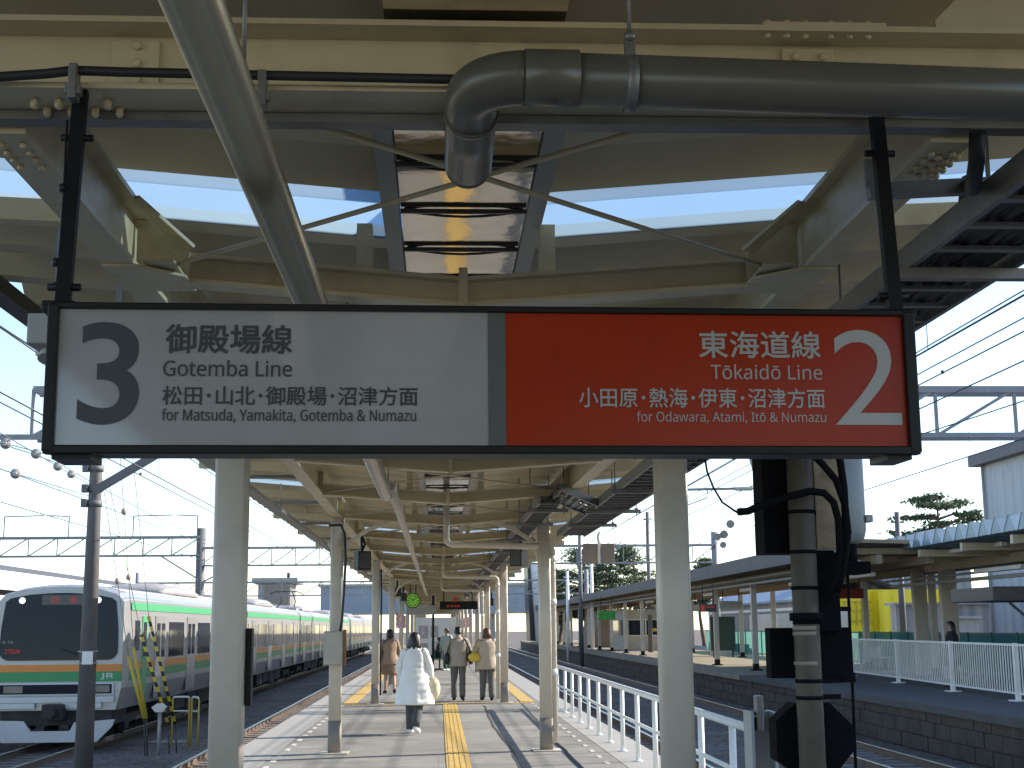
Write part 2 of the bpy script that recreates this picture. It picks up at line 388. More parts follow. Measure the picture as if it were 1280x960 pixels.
# ================================================================== CANOPY
XM = 0.11                                # middle of the canopy
def roof_z(x): return 3.50 + 0.085 * abs(x - XM)
canopy = thing('platform_canopy', 'cream steel butterfly canopy on twin columns over the walkway', 'canopy', (0.1, 9.3, 0))
def ibeam_x(mb, x0, z0, x1, z1, y, h, w, tf=.018, tw=.014):
    """I section running across from (x0,z0) to (x1,z1); z is the underside"""
    for (a, b, wid) in ((0, tf, w), (h - tf, h, w), (tf, h - tf, tw)):
        mb.add([(x, y + s * wid / 2, z + q) for (x, z) in ((x0, z0), (x1, z1)) for s in (-1, 1) for q in (a, b)],
               [(0, 1, 3, 2), (4, 6, 7, 5), (0, 4, 5, 1), (2, 3, 7, 6), (0, 2, 6, 4), (1, 5, 7, 3)])
def bolt(mb, c, nrm, r=.016, h=.014):
    c = Vector(c); d = Vector(nrm)
    mb.tube([c, c + d * h * .7, c + d * h], [r * .85, r * .85, r * .5], 6)
# front beam, with splice plates and bolts
FBY = 4.02
mb = MB(); ibeam_x(mb, -3.0, 3.212, 3.2, 3.212, FBY, .226, .24)
mb.bevbox(1.06, 1.22, FBY - .027, FBY - .008, 3.232, 3.405, .003)
mb.bevbox(-.98, -.84, FBY - .022, FBY - .008, 3.232, 3.405, .003)
mb.box(.98, 1.36, FBY - .119, FBY + .119, 3.4375, 3.449)
link('front_beam', mb, CREAM, canopy)
mb = MB()
for x in (1.10, 1.185):
    for z in (3.375, 3.32, 3.265): bolt(mb, (x, FBY - .026, z), (0, -1, 0))
for z in (3.385, 3.33, 3.275): bolt(mb, (-.905, FBY - .021, z), (0, -1, 0), .018)
for k in range(6):
    x = 1.0 + k * .058 + (.02 if k > 2 else 0)
    bolt(mb, (x, FBY - .085, 3.449), (0, 0, 1), .016, .02); bolt(mb, (x, FBY - .09, 3.42), (0, 0, -1), .013, .012)
    bolt(mb, (x, FBY - .02, 3.211), (0, 0, -1), .015, .018)
for k in range(4):
    bolt(mb, (-1.20 + k * .072, FBY - .03, 3.211), (0, 0, -1), .016, .03); bolt(mb, (-1.18 + k * .072, FBY + .035, 3.211), (0, 0, -1), .015, .03)
link('beam_bolts', mb, CREAM, canopy)['kind'] = 'stuff'
# gusset plate at the end of the front beam
mb = MB(); mb.prism([(1.52, 3.438), (2.0, 3.438), (2.0, 3.57), (1.62, 3.57), (1.52, 3.47)], FBY - .10, FBY - .085); link('gusset_plate', mb, CREAM, canopy)

FR = [6.05, 9.35, 12.7, 16.0, 19.4]
y = 23.4
while y < 150: FR.append(y); y += 4.05 if y < 80 else 10.0
COLS = [9.35, 19.4, 31.6] + [31.6 + 10.9 * k for k in range(1, 11)]
XL, XR = -1.36, 1.60
def side_x(y): # the side beams
    t = min(1, max(0, (y - 7) / 12)); return (-1.34 - .06 * t, 1.64 - .15 * t)
for y in FR:
    xl, xr = side_x(y); mb = MB()
    zc, ze = 3.05, 3.15
    h = .135
    ibeam_x(mb, xl + .05 + (.14 if y < 7 else 0), ze + .01, XM, zc, y, h, .13); ibeam_x(mb, XM, zc, xr - .06 - (.14 if y < 7 else 0), ze, y, h, .13)
    mb.bevbox(XM - .02, XM + .02, y - .075, y - .066, zc - .02, zc + h + .04, .004)
    # outriggers carrying the eaves
    for s, xs in ((-1, xl), (1, xr)):
        mb.bar((xs + s * .05, y, 3.47), (xs + s * 1.35, y, 3.53), .09, .10)
    for xs in (-.33, .49): mb.box(xs - .035, xs + .035, y - .02, y + .05, zc + h + .025, 3.44)
    if y in FR[:1]:
        # flared end plates at the knees
        for s, xs in ((1, xl + .05), (-1, xr - .06)):
            mb.prism([(xs - s * .03, 3.19), (xs + s * .20, 3.175), (xs + s * .20, 3.285), (xs + s * .09, 3.37), (xs + s * .02, 3.43), (xs - s * .03, 3.433)], y - .085, y - .07)
            mb.prism([(xs - s * .115, y - .34), (xs + s * .02, y - .34), (xs + s * .2, y - .16), (xs + s * .2, y + .1), (xs - s * .115, y + .1)], 3.153, 3.1645, 'Z')
            mb.bar((xs + s * .005, y - .35, 3.446), (xs + s * .20, y - .10, 3.30), .07, .016)
    link('cross_beam', mb, CREAM, canopy)
# side beams
for i in (0, 1):
    mb = MB(); ys = [4.16, 7, 12, 19, 60, 150]
    for a, b in zip(ys[:-1], ys[1:]):
        xa, xb = side_x(a)[i], side_x(b)[i]
        for (z0, z1, w) in ((3.165, 3.187, .135), (3.435, 3.457, .135), (3.187, 3.435, .016)):
            mb.add([(x + q * w / 2, yy, z) for (x, yy) in ((xa, a), (xb, b)) for q in (-1, 1) for z in (z0, z1)],
                   [(0, 1, 3, 2), (4, 6, 7, 5), (0, 4, 5, 1), (2, 3, 7, 6), (0, 2, 6, 4), (1, 5, 7, 3)])
    for yy in FR[:12]:
        xs = side_x(yy)[i]; mb.box(xs - .064, xs - .009, yy - .008, yy + .008, 3.188, 3.434); mb.box(xs + .009, xs + .064, yy - .008, yy + .008, 3.188, 3.434)
    link('side_beam', mb, CREAM, canopy)
    mb = MB(); xs = side_x(4.6)[i]
    for r in range(2):
        for k in range(4):
            bolt(mb, (xs + (-.035 + .07 * r), 4.25 + k * .07, 3.164), (0, 0, -1), .014, .016)
            bolt(mb, (xs + (-1.6 if i == 0 else 1.3) * 0 + (-.30 if i == 0 else .0) + .06 * r, 4.28 + k * .065, 3.164 if i else 3.4), (0, 0, -1), .015, .018)
    link('beam_bolts', mb, CREAM, canopy)['kind'] = 'stuff'
# columns
def rrect(cx, cy, hx, hy, r, z, n=4):
    out = []
    for (sx, sy, a0) in ((1, 1, 0), (-1, 1, PI / 2), (-1, -1, PI), (1, -1, 1.5 * PI)):
        for k in range(n + 1):
            a = a0 + k / n * PI / 2; out.append((cx + sx * (hx - r) + r * math.cos(a), cy + sy * (hy - r) + r * math.sin(a), z))
    return out
for j, y in enumerate(COLS):
    for i in (0, 1):
        x = ((-1.375, 1.575) if j == 0 else (-1.40, 1.47))[i]
        hw = .105 if j == 0 else .085
        mb = MB(); mb.loft([rrect(x, y, hw, hw, .03, z) for z in (.43, 3.165)])
        if j:
            s = 1 if i == 0 else -1
            P = [(x + s * .08, y, 2.62), (x + s * .18, y, 2.84), (x + s * .42, y, 3.0), (x + s * .72, y, 3.10)]
            for a, b in zip(P[:-1], P[1:]): mb.bar(a, b, .07, .05)
        c = link('column', mb, CREAMCOL, canopy)
        mf = MB(); mf.loft([rrect(x, y, hw + .003, hw + .003, .03, z) for z in (0.012, .43)]); link('column_foot', mf, GREYFOOT, c)
        mp = MB(); mp.bevbox(x - .19, x + .19, y - .19, y + .19, 0, .012, .003); link('base_plate', mp, CREAMCOL, c)
# roof deck of folded steel, with frosted skylight folds in between
PITCH = .75
PROF = [(0, 0), (.18, 0), (.40, .17), (.53, .17), (.75, 0)]
SKY = {0, 9, 18, 29, 41, 55, 72}
def eave(y): # left, right
    t = min(1, max(0, (y - 8) / 14)); return (-2.62 - .45 * t, 3.05)
def fold(mb, k, xa_fn, thick=.012):
    y0 = 5.85 + k * PITCH
    for (a, za), (b, zb) in zip(PROF[:-1], PROF[1:]):
        ya, yb = y0 + a, y0 + b
        vs = []
        for (yy, dz) in ((ya, za), (yb, zb)):
            x0, x1 = xa_fn(yy)
            vs += [(x0, yy, roof_z(x0) + dz), (x1, yy, roof_z(x1) + dz), (x0, yy, roof_z(x0) + dz + thick), (x1, yy, roof_z(x1) + dz + thick)]
        mb.add(vs, [(0, 1, 5, 4), (2, 6, 7, 3), (0, 4, 6, 2), (1, 3, 7, 5)] )
for side in (0, 1):
    fn = (lambda y: (eave(y)[0], -.17)) if side == 0 else (lambda y: (.39, eave(y)[1]))
    md = MB()
    for k in range(-45, 200):
        if k in SKY:
            ms = MB(); fold(ms, k, fn, .006); link('skylight', ms, FROST, canopy)
        else: fold(md, k, fn)
    link('roof_deck', md, DECK, canopy)
# gutter along the valley
mb = MB(); mb.box(-.155, .375, -27, 150, 3.455, 3.461); mb.box(-.163, -.155, -27, 150, 3.455, 3.70); mb.box(.375, .383, -3, 150, 3.455, 3.70)
gut = link('gutter', mb, STAINLESS, canopy)
mb = MB()
y = 4.6
while y < 75:
    mb.box(-.165, .385, y - .008, y + .008, 3.43, 3.449)
    mb.tube([(-.15 + .52 * t / 6, y + .03, 3.45 - .025 * math.sin(PI * t / 6)) for t in range(7)], .006, 6)
    y += .62 if y < 9 else 1.4
link('gutter_rib', mb, DARKSTEEL, gut)['kind'] = 'stuff'
for xa, xb in ((-.245, -.17), (.39, .465)):
    mb = MB(); mb.box(xa, xb, 4.2, 150, 3.44, 3.49); link('gutter_rail', mb, GREYP, canopy)
# bracing rods under the first bays
def rod(a, b, r=.011):
    mb = MB(); mb.tube([a, b], r, 8); link('brace_rod', mb, CREAM, canopy)
for y0, y1 in ((4.10, 6.05), (12.7, 16.0), (16.0, 19.4), (19.4, 23.4), (27.45, 31.5)):
    xl, xr = side_x(y0); q = .86 if y0 < 5 else 0
    rod((xl + .10, y1 - .12, 3.19), (xr - .1 - q, y0 + .1, 3.22)); rod((xl + .07 + q, y0 + .1, 3.225), (xr - .1, y1 - .12, 3.195))
for s, xs in ((1, -1.24), (-1, 1.53)):
    mb = MB(); mb.box(min(xs, xs + s * .13), max(xs, xs + s * .13), 5.72, 5.96, 3.176, 3.186); link('brace_plate', mb, CREAM, canopy)

# channel under the beam that carries the sign
mb = MB(); mb.box(-2.6, 2.3, FBY + .055, FBY + .061, 3.182, 3.209); mb.box(-2.6, 2.3, FBY + .061, FBY + .125, 3.182, 3.188); mb.box(-2.6, 2.3, FBY + .061, FBY + .125, 3.203, 3.209)
solo('steel_channel', mb, MIDSTEEL, 'long galvanised steel channel bolted under the front beam', 'steel channel')

# ================================================================== SIGN
SY = 3.75
sign = thing('platform_sign', 'long hanging platform sign, white half with a 3 and red half with a 2', 'sign', (.15, SY, 2.12))
FRAMEM = mat('sign_frame_black', (0.006, 0.006, 0.007), 0.4, var=0.1, spec=.25)
SWHITE = mat('sign_white_acrylic', (0.29, 0.288, 0.295), 0.07, var=0.06, scale=7, dirt=(.27, .265, .25), dscale=2.5, damt=.5, spec=0.8)
SRED = mat('sign_red_acrylic', (0.30, 0.028, 0.008), 0.2, var=0.08, scale=6, spec=0.15)
SGREY = mat('sign_grey_band', (0.07, 0.075, 0.08), 0.4, var=0.03)
INK = mat('sign_dark_lettering', (0.020, 0.027, 0.038), 0.4, var=0.03)
INKW = mat('sign_pale_lettering', (0.33, 0.32, 0.31), 0.3, var=0.03)
sx0, sx1 = -1.045, 1.340
sz1 = at(605, 382, Y=SY - .02).z; sz0 = at(605, 567.5, Y=SY - .02).z
STURN = 0.030; SXM = .15
mb = MB(); mb.bevbox(sx0, sx1, SY + .012, SY + .20, sz0 + .012, sz1 - .004, .01)
link('casing', mb, FRAMEM, sign)
mb = MB()
mb.bevbox(sx0, sx1, SY - .02, SY + .014, sz1 - .017, sz1, .004); mb.bevbox(sx0, sx1, SY - .02, SY + .014, sz0, sz0 + .024, .004)
mb.bevbox(sx0 - .003, sx0 + .026, SY - .022, SY + .016, sz0 + .006, sz1 - .005, .004); mb.bevbox(sx1 - .03, sx1 + .003, SY - .022, SY + .016, sz0 + .006, sz1 - .005, .004)
mb.box(sx0 + .02, sx0 + .12, SY + .0, SY + .15, sz0 - .012, sz0 + .012); mb.box(sx1 - .09, sx1 - .02, SY, SY + .15, sz0 - .012, sz0 + .012)
link('frame', mb, FRAMEM, sign)
xd0, xd1 = at(610, 470, Y=SY).x, at(632, 470, Y=SY).x
mb = MB(); mb.box(sx0 + .026, xd0, SY - .004, SY + .012, sz0 + .024, sz1 - .017); link('white_panel', mb, SWHITE, sign)
mb = MB(); mb.box(xd0, xd1, SY - .006, SY + .012, sz0 + .024, sz1 - .017); link('grey_divider', mb, SGREY, sign)
mb = MB(); mb.box(xd1, sx1 - .03, SY - .004, SY + .012, sz0 + .024, sz1 - .017); link('red_panel', mb, SRED, sign)
PLW = SY - .004
def sbox(x0, y0, x1, y1):
    def loc(px, py):
        p = at(px, py, Y=PLW); p = at(px, py, Y=PLW + (p.x - SXM) * math.tan(STURN)); return SXM + (p.x - SXM) / math.cos(STURN), p.z
    a = loc(x0, y1); b = loc(x1, y0); return (a[0], b[0], a[1], b[1])
lettering('platform_number', '3', sbox(95, 403, 177, 531), PLW, INK, sign, None, offset=.012)
lettering('line_name', '御殿場線', sbox(207, 407, 365, 441), PLW, INK, sign, CJK, bold=.0018)
lettering('line_name', 'Gotemba Line', sbox(204, 451, 365, 470), PLW, INK, sign, INTER, bold=.0006)
lettering('destinations', '松田･山北･御殿場･沼津方面', sbox(203, 484, 522, 506), PLW, INK, sign, CJK, bold=.0009)
lettering('destinations', 'for Matsuda, Yamakita, Gotemba & Numazu', sbox(202, 512, 520, 528), PLW, INK, sign, INTER, bold=.0005)
lettering('platform_number', '2', sbox(1045, 413, 1121, 531), PLW, INKW, sign, None, offset=-.004)
lettering('line_name', '東海道線', sbox(874, 415, 1024, 447), PLW, INKW, sign, CJK, bold=.0012)
lettering('line_name', 'Tōkaidō Line', sbox(889, 456, 1027, 474), PLW, INKW, sign, INTER)
lettering('destinations', '小田原･熱海･伊東･沼津方面', sbox(724, 486, 1030, 509), PLW, INKW, sign, CJK, bold=.0006)
lettering('destinations', 'for Odawara, Atami, Itō & Numazu', sbox(796, 515, 1032, 529), PLW, INKW, sign, INTER)
for tp, bt in (((106, 158), (84, 378)), ((1104, 170), (1126, 388))):
    ta = at(*tp, Y=FBY - .06); ba = at(*bt, Y=FBY - .15); xa = (ta.x + ba.x) / 2
    mb = MB(); mb.bar((ta.x, ta.y, 3.21), (ba.x, ba.y, sz1 - .004), .04, .03); mb.bevbox(ba.x - .045, ba.x + .045, FBY - .2, FBY - .1, sz1 - .006, sz1 + .025, .005)
    for z, u in ((2.6, .12), (3.06, .78)): q_ = Vector((ba.x, ba.y, z)).lerp(Vector((ta.x, ta.y, z)), u); mb.tube([q_ - Vector((.045, 0, 0)), q_ + Vector((.045, 0, 0))], .011, 6)
    link('hanger', mb, BLACK, sign)

sign.rotation_euler = (0, 0, STURN)
# cable hanging beside the left hanger
P = [at(84, 150, Y=3.9), at(80, 235, Y=3.88), at(76, 300, Y=3.86), at(72, 378, Y=3.85)]
mb = MB(); mb.tube(P, .004, 6)
for py in (235, 328, 358): p = at(78 if py < 300 else 70, py, Y=3.87); mb.ball(p, .014, 6, 5)
solo('hanging_wire', mb, RUBBER, 'thin black wire with clips hanging beside the sign hanger above the 3', 'wire')

# ================================================================== PIPES AND CABLES OVERHEAD
pipe = thing('drain_pipe', 'fat grey drain pipe with an elbow strapped above the hanging sign', 'drain pipe', (.1, 3.6, 3.1))
def arc(c, a, b, r, n=8):
    """quarter bend leaving direction a towards direction b"""
    a = Vector(a); b = Vector(b); c = Vector(c)
    return [c + a * r * math.sin(t * PI / 2 / n) + b * r * (1 - math.cos(t * PI / 2 / n)) for t in range(n + 1)]
PR = .073; pz = 3.135; pxm = .085
mb = MB(); mb.tube([(2.4, 3.62, pz - .045), (pxm + .17, 3.60, pz)], PR, 24); mb.tube([(pxm + .30, 3.60, pz), (pxm + .15, 3.60, pz + .001)], PR + .005, 24)
link('pipe', mb, PVC, pipe)
bend = arc((pxm + .16, 3.60, pz), (-1, 0, 0), (0, 1, 0), .15)
mb = MB(); mb.tube(bend + [(pxm + .01, 3.95, pz - .02), (pxm + .01, 4.22, pz - .035)], PR + .002, 24); mb.tube([(pxm + .01, 3.83, pz - .01), (pxm + .01, 3.855, pz - .01)], PR + .007, 24)
b2 = arc((pxm + .01, 4.22, pz - .035), (0, 1, 0), (0, 0, 1), .10); mb.tube(b2 + [(pxm + .01, 4.32, 3.45)], PR + .002, 24)
link('elbow', mb, PVC, pipe)
mb = MB(); sxp = at(788, 100, Y=3.6).x
mb.tube([(sxp - .015, 3.602, pz - .012), (sxp + .015, 3.602, pz - .013)], PR + .005, 24)
mb.box(sxp - .014, sxp + .014, 3.585, 3.615, pz + .06, pz + .12); mb.tube([(sxp, 3.60, pz + .11), (sxp, 3.60, 3.56)], .006, 8); mb.ball((sxp, 3.59, pz + .12), .018, 8, 6)
link('pipe_strap', mb, MIDSTEEL, pipe)

lp = thing('metal_pipe', 'long silver metal pipe running lengthwise under the canopy, thick near the sign', 'pipe', (-.5, 1.0, 2.9))
mb = MB(); mb.tube([(-.495, .9, 2.9), (-.495, 13.2, 2.9)], .063, 24); mb.tube([(-.495, 5.55, 2.9), (-.495, 5.57, 2.9)], .066, 24)
link('thick_pipe', mb, SILVER, lp)
mb = MB(); mb.tube([(-.435, 12.6, 2.93), (-.46, 55, 2.93)], .045, 16)
for y in (16.5, 23, 30, 37, 44, 51): mb.tube([(-.437, y, 2.93), (-.437, y + .05, 2.93)], .05, 16)
link('thin_pipe', mb, CREAMCOL, lp)
mb = MB()
for y in (3.2, 7.0, 10.2, 13.0, 16.3, 19.4, 27.45, 35.55, 43.65, 51.75): mb.tube([(-.47, y, 2.97), (-.47, y, 3.35)], .006, 6)
link('hanger_rod', mb, MIDSTEEL, lp)

P = [at(0, 96, Y=3.86)] + [at(x, y, Y=3.86) for x, y in ((60, 92), (92, 88), (150, 90), (240, 92), (325, 94), (420, 96), (560, 99), (720, 101))]
P = [Vector((-1.6, 3.86, P[0].z - .01))] + P
cab = thing('power_cable', 'thick black cable clipped along the front beam above the sign', 'cable', P[0])
mb = MB(); mb.tube(P, .0145, 10); link('cable', mb, RUBBER, cab)
for x, y in ((92, 104), (328, 112)):
    c = at(x, y, Y=3.85); mb = MB(); mb.bevbox(c.x - .012, c.x + .012, 3.83, 3.88, c.z - .05, c.z + .055, .003); mb.bevbox(c.x - .022, c.x + .022, 3.835, 3.87, c.z - .035, c.z - .005, .003); mb.ball((c.x, 3.845, c.z + .045), .014, 8, 5)
    link('clamp', mb, MIDSTEEL, cab)

# cable trays
def tray(x0, x1, z, y0, y1, label, lip, nc=12):
    t = thing('cable_tray', label, 'cable tray', (x0, y0, z))
    mb = MB()
    for x in (x0, x1): mb.box(x - .012, x + .012, y0, y1, z, z + .085); mb.box(x - .012, x + .03 if x == x0 else x + .012, y0, y1, z + .086, z + .094)
    y = y0 + .1
    while y < y1: mb.box(x0, x1, y, y + .04, z + .005, z + .02); y += .3
    link('tray_ladder', mb, MIDSTEEL, t)
    mb = MB()
    for k in range(nc):
        xx = x0 + .05 + (x1 - x0 - .1) * k / (nc - 1); mb.tube([(xx + .012 * math.sin(y * 1.3 + k), y, z + .045 + .006 * math.sin(y + 2 * k)) for y in [y0 + (y1 - y0) * q / 40 for q in range(41)]], .021, 6)
    link('cables', mb, RUBBER, t)['kind'] = 'stuff'
    ys = [y for y in (5.05, 7.6, 10.6, 13.6, 16.0, 18.2, 21.5, 25, 29, 33, 37, 41, 46, 51, 57) if y0 < y < y1]
    for y in ys:
        mb = MB(); mb.box(x0 - .10, x1 + .14, y - .025, y + .025, z - .045, z - .004)
        for x in (x0 - .06, x1 + .09): mb.tube([(x, y, z - .07), (x, y, roof_z(x) + .02)], .007, 6); mb.bevbox(x - .02, x + .02, y - .02, y + .02, z - .004, z + .012, .004)
        link('tray_hanger', mb, MIDSTEEL, t)
    return t
trayA = tray(1.80, 2.20, 2.985, -1.0, 21.0, 'wide dark cable tray hung along the canopy edge beside the sign', True)
trayB = tray(1.12, 1.36, 3.0, 15.4, 62.0, 'narrow cable tray under the middle of the canopy further along', True, 5)
# short sloping ladder with cables crossing between the trays
cl = thing('cable_ladder', 'short tilted cable ladder joining the two cable trays', 'cable ladder', (1.6, 15.8, 3.0))
mb = MB(); A0, A1, B0, B1 = Vector((1.80, 15.5, 3.01)), Vector((1.80, 16.9, 3.03)), Vector((1.34, 15.2, 3.17)), Vector((1.34, 16.6, 3.19))
mb.bar(A0, B0, .03, .08); mb.bar(A1, B1, .03, .08)
for k in range(6): u = (k + .5) / 6; mb.bar(A0.lerp(B0, u), A1.lerp(B1, u), .03, .02)
link('ladder_frame', mb, MIDSTEEL, cl)
mb = MB()
for k in range(4):
    u = (k + .7) / 4.6; p = A0.lerp(A1, u); q = B0.lerp(B1, u); mb.tube([p + Vector((.12, .2, -.0)), p + Vector((0, 0, .04)), q + Vector((0, 0, .04)), q + Vector((-.10, .1, -.10))], .018, 8)
link('cables', mb, mat('grey_cable', (.12, .12, .12), .5), cl)
# curved conduit near the sign
P = [at(1222, 165, Y=4.0), at(1221, 200, Y=4.05), at(1216, 235, Y=4.2), at(1204, 262, Y=4.4), at(1190, 276, Y=4.6)]
P[-1] = Vector((1.86, 4.65, 3.06)); P[-2] = Vector((1.80, 4.45, 3.13))
mb = MB(); mb.tube(P, .026, 12); solo('conduit', mb, RUBBER, 'fat dark conduit bending down from the beam into the cable tray', 'conduit')
# horizontal bracket beside the right hanger
mb = MB(); a = at(1085, 240, Y=4.35); b = at(1236, 232, Y=4.35); mb.bar(a, b, .04, .05); mb.bar((a.x + .01, a.y, a.z + .02), (a.x + .01, a.y, 3.17), .03, .02); mb.bar((b.x, b.y, b.z), (b.x, b.y, 3.5), .012, .012)
solo('support_bracket', mb, MIDSTEEL, 'grey steel support bracket beneath the canopy beside the sign hanger above the 2', 'bracket')
# channel hung under the left eave
ch = thing('cable_channel', 'grey channel hung along the outer eave on the train side', 'cable channel', (-2.2, 15, 3.25))
mb = MB(); mb.box(-2.30, -2.16, 12, 62, 3.25, 3.30); link('channel', mb, GREYP, ch)
for y in FR[2:16]:
    mb = MB(); mb.tube([(-2.23, y + .4, 3.3), (-2.23, y + .4, 3.7)], .006, 6); mb.box(-2.5, -1.45, y + .37, y + .43, 3.40, 3.44); link('channel_hanger', mb, MIDSTEEL, ch)
# cream drain pipes of the next columns
for y, lab in ((19.15, 'cream drain pipe running across and down the second column pair'), (31.35, 'cream drain pipe crossing below the canopy at the third column pair'), (42.3, 'cream drain pipe crossing below the canopy at the fourth column pair')):
    t = thing('drain_pipe', lab, 'drain pipe', (1.3, y, 0))
    z = 2.76; mb = MB()
    P = [(XM, y, 3.45), (XM, y, z + .1)] + arc((XM, y, z + .1), (0, 0, -1), (1, 0, 0), .08)[1:] + [(1.25, y, z - .01)]
    P += arc((1.25, y, z - .01), (1, 0, 0), (0, 0, -1), .07)[1:] + [(1.32, y, .1)]
    P = [Vector(p) for p in P]
    if y < 20: P = [Vector((p.x + .262 * (p.x > 1.2), p.y + .24 * (p.x > 1.2), p.z)) for p in P]
    mb.tube(P, .045, 14); link('pipe', mb, CREAMCOL, t)
    for z2 in (2.55, 1.95, 1.0): mb = MB(); mb.tube([(P[-1].x, P[-1].y, z2), (P[-1].x, P[-1].y, z2 + .08)], .053, 14); link('pipe_collar', mb, WHITEP, t)

# ================================================================== ON THE PLATFORM
# electrical box and its cable
eb = thing('electrical_box', 'grey electrical box fixed to the column beside the white coat', 'electrical box', (-1.38, 19.2, 1.18))
BROWN = mat('rusty_brown', (0.20, 0.10, 0.05), 0.8, var=0.3, dirt=(0.1, 0.06, 0.04), damt=.5)
mb = MB(); mb.bevbox(-1.545, -1.285, 19.10, 19.305, 1.17, 1.62, .012); link('box_body', mb, GREYP, eb)
mb = MB(); mb.bevbox(-1.53, -1.30, 19.085, 19.101, 1.185, 1.605, .006); d = link('box_door', mb, mat('box_grey', (0.42, 0.40, 0.36), .5, dirt=(.25, .2, .15), damt=.5), eb)
mb = MB(); mb.bevbox(-1.284, -1.25, 19.12, 19.30, 1.16, 1.64, .004); link('side_board', mb, BROWN, eb)
mb = MB(); mb.tube([(-1.5, 19.2, 3.05), (-1.34, 19.27, 3.06), (-1.29, 19.27, 2.95), (-1.27, 19.26, 2.6), (-1.285, 19.25, 2.2), (-1.31, 19.22, 1.75), (-1.33, 19.2, 1.62)], .018, 8)
link('feed_cable', mb, RUBBER, eb)
mb = MB(); mb.tube([(-1.28, 31.4, 2.95), (-1.27, 31.45, 2.4), (-1.28, 31.45, .2)], .02, 8); solo('column_cable', mb, RUBBER, 'black cable running down the third column on the train side', 'cable')
mb = MB(); mb.bevbox(-1.265, -1.225, 9.36, 9.46, 1.16, 1.66, .006); solo('cable_cover', mb, BLACK, 'narrow black cable cover standing against the big column near the train', 'cable cover')

# loudspeakers
def speaker(x, y, z, rz, lab):
    t = thing('loudspeaker', lab, 'loudspeaker', (x, y, z), rz, 'black loudspeakers under the canopy')
    mb = MB(); h = .16
    rings = [[(sx * w, yy, sz * hh) for sx, sz in ((-1, -1), (1, -1), (1, 1), (-1, 1))] for yy, w, hh in ((-.13, .10, .14), (.1, .10, .14), (.16, .06, .09))]
    mb.loft(rings, True, False); link('cabinet', mb, BLACK, t, True)
    mb = MB(); mb.box(-.085, .085, -.136, -.131, -.12, .12); link('speaker_grille', mb, DARKSTEEL, t, True)
    mb = MB(); mb.bar((0, .02, .13), (0, .05, .36), .03, .03); mb.tube([(0, .02, .14), (.04, 0, .25), (0, .03, .38)], .02, 6); link('speaker_bracket', mb, BLACK, t, True)
speaker(-1.15, 21.2, 2.66, .35, 'black loudspeaker hanging beside the second column on the train side')
speaker(1.25, 21.6, 2.72, -.5, 'black loudspeaker hanging by the cream drain pipe')
speaker(-1.32, 45, 2.8, .3, 'black loudspeaker above the red and white banner, nearer one')
speaker(-1.25, 50, 2.75, .3, 'black loudspeaker above the red and white banner, beside the clock')
speaker(1.95, 52, 2.58, -.2, 'small black loudspeaker on the far columns near the footbridge')

# clock
ck = thing('platform_clock', 'round green glowing clock hanging over the walkway', 'clock', (-.9, 50, 2.6))
mb = MB(); mb.disc((-.9, 50, 2.62), (0, 1, 0), .27, .12, 24); link('clock_case', mb, BLACK, ck)
GREENL = mat('green_lit_dial', (0.12, 0.28, 0.04), .4, var=.5, scale=9, emit=(0.3, 0.75, 0.06), estr=0.10)
mb = MB(); mb.disc((-.9, 49.93, 2.62), (0, 1, 0), .24, .02, 24); link('dial', mb, GREENL, ck)
mb = MB()
for k in range(12): a = k * PI / 6; mb.bar((-.9 + .15 * math.cos(a), 49.915, 2.62 + .15 * math.sin(a)), (-.9 + .21 * math.cos(a), 49.915, 2.62 + .21 * math.sin(a)), .03, .02, (0, 1, 0))
mb.bar((-.9, 49.912, 2.62), (-.82, 49.912, 2.70), .03, .02, (0, 1, 0)); mb.bar((-.9, 49.908, 2.62), (-1.02, 49.908, 2.69), .02, .02, (0, 1, 0))
link('hands', mb, BLACK, ck)
for x in (-1.0, -.8): mb = MB(); mb.bar((x, 50, 2.86), (x, 50, 3.35), .03, .03); link('clock_hanger', mb, BLACK, ck)
# departure board
db = thing('departure_board', 'dark departure display with red lettering hanging over the walkway', 'display', (.85, 52, 2.4))
mb = MB(); mb.bevbox(.05, 1.45, 52, 52.25, 2.32, 2.62, .015); link('display_case', mb, BLACK, db)
REDL = mat('red_led', (0.30, 0.03, 0.015), .5, emit=(0.9, 0.07, 0.03), estr=.10)
lettering('display_text', '東海道線', (.3, .8, 2.40, 2.48), 51.995, REDL, db, CJK)
mb = MB(); mb.box(.55, .72, 51.99, 52.05, 2.60, 2.78); link('red_marker', mb, mat('red_marker', (.5, .06, .03), .5), db)
for x in (.2, 1.25): mb = MB(); mb.bar((x, 52.1, 2.62), (x, 52.1, 3.4), .04, .04); link('display_hanger', mb, BLACK, db)
mb = MB(); mb.bevbox(-1.2, -.1, 53, 53.2, 2.15, 2.5, .01); mb.bar((-1.0, 53.1, 2.5), (-1.0, 53.1, 3.4), .04, .04); mb.bar((-.3, 53.1, 2.5), (-.3, 53.1, 3.4), .04, .04)
solo('guide_sign', mb, GREYP, 'grey hanging guide sign just below the green clock', 'sign')
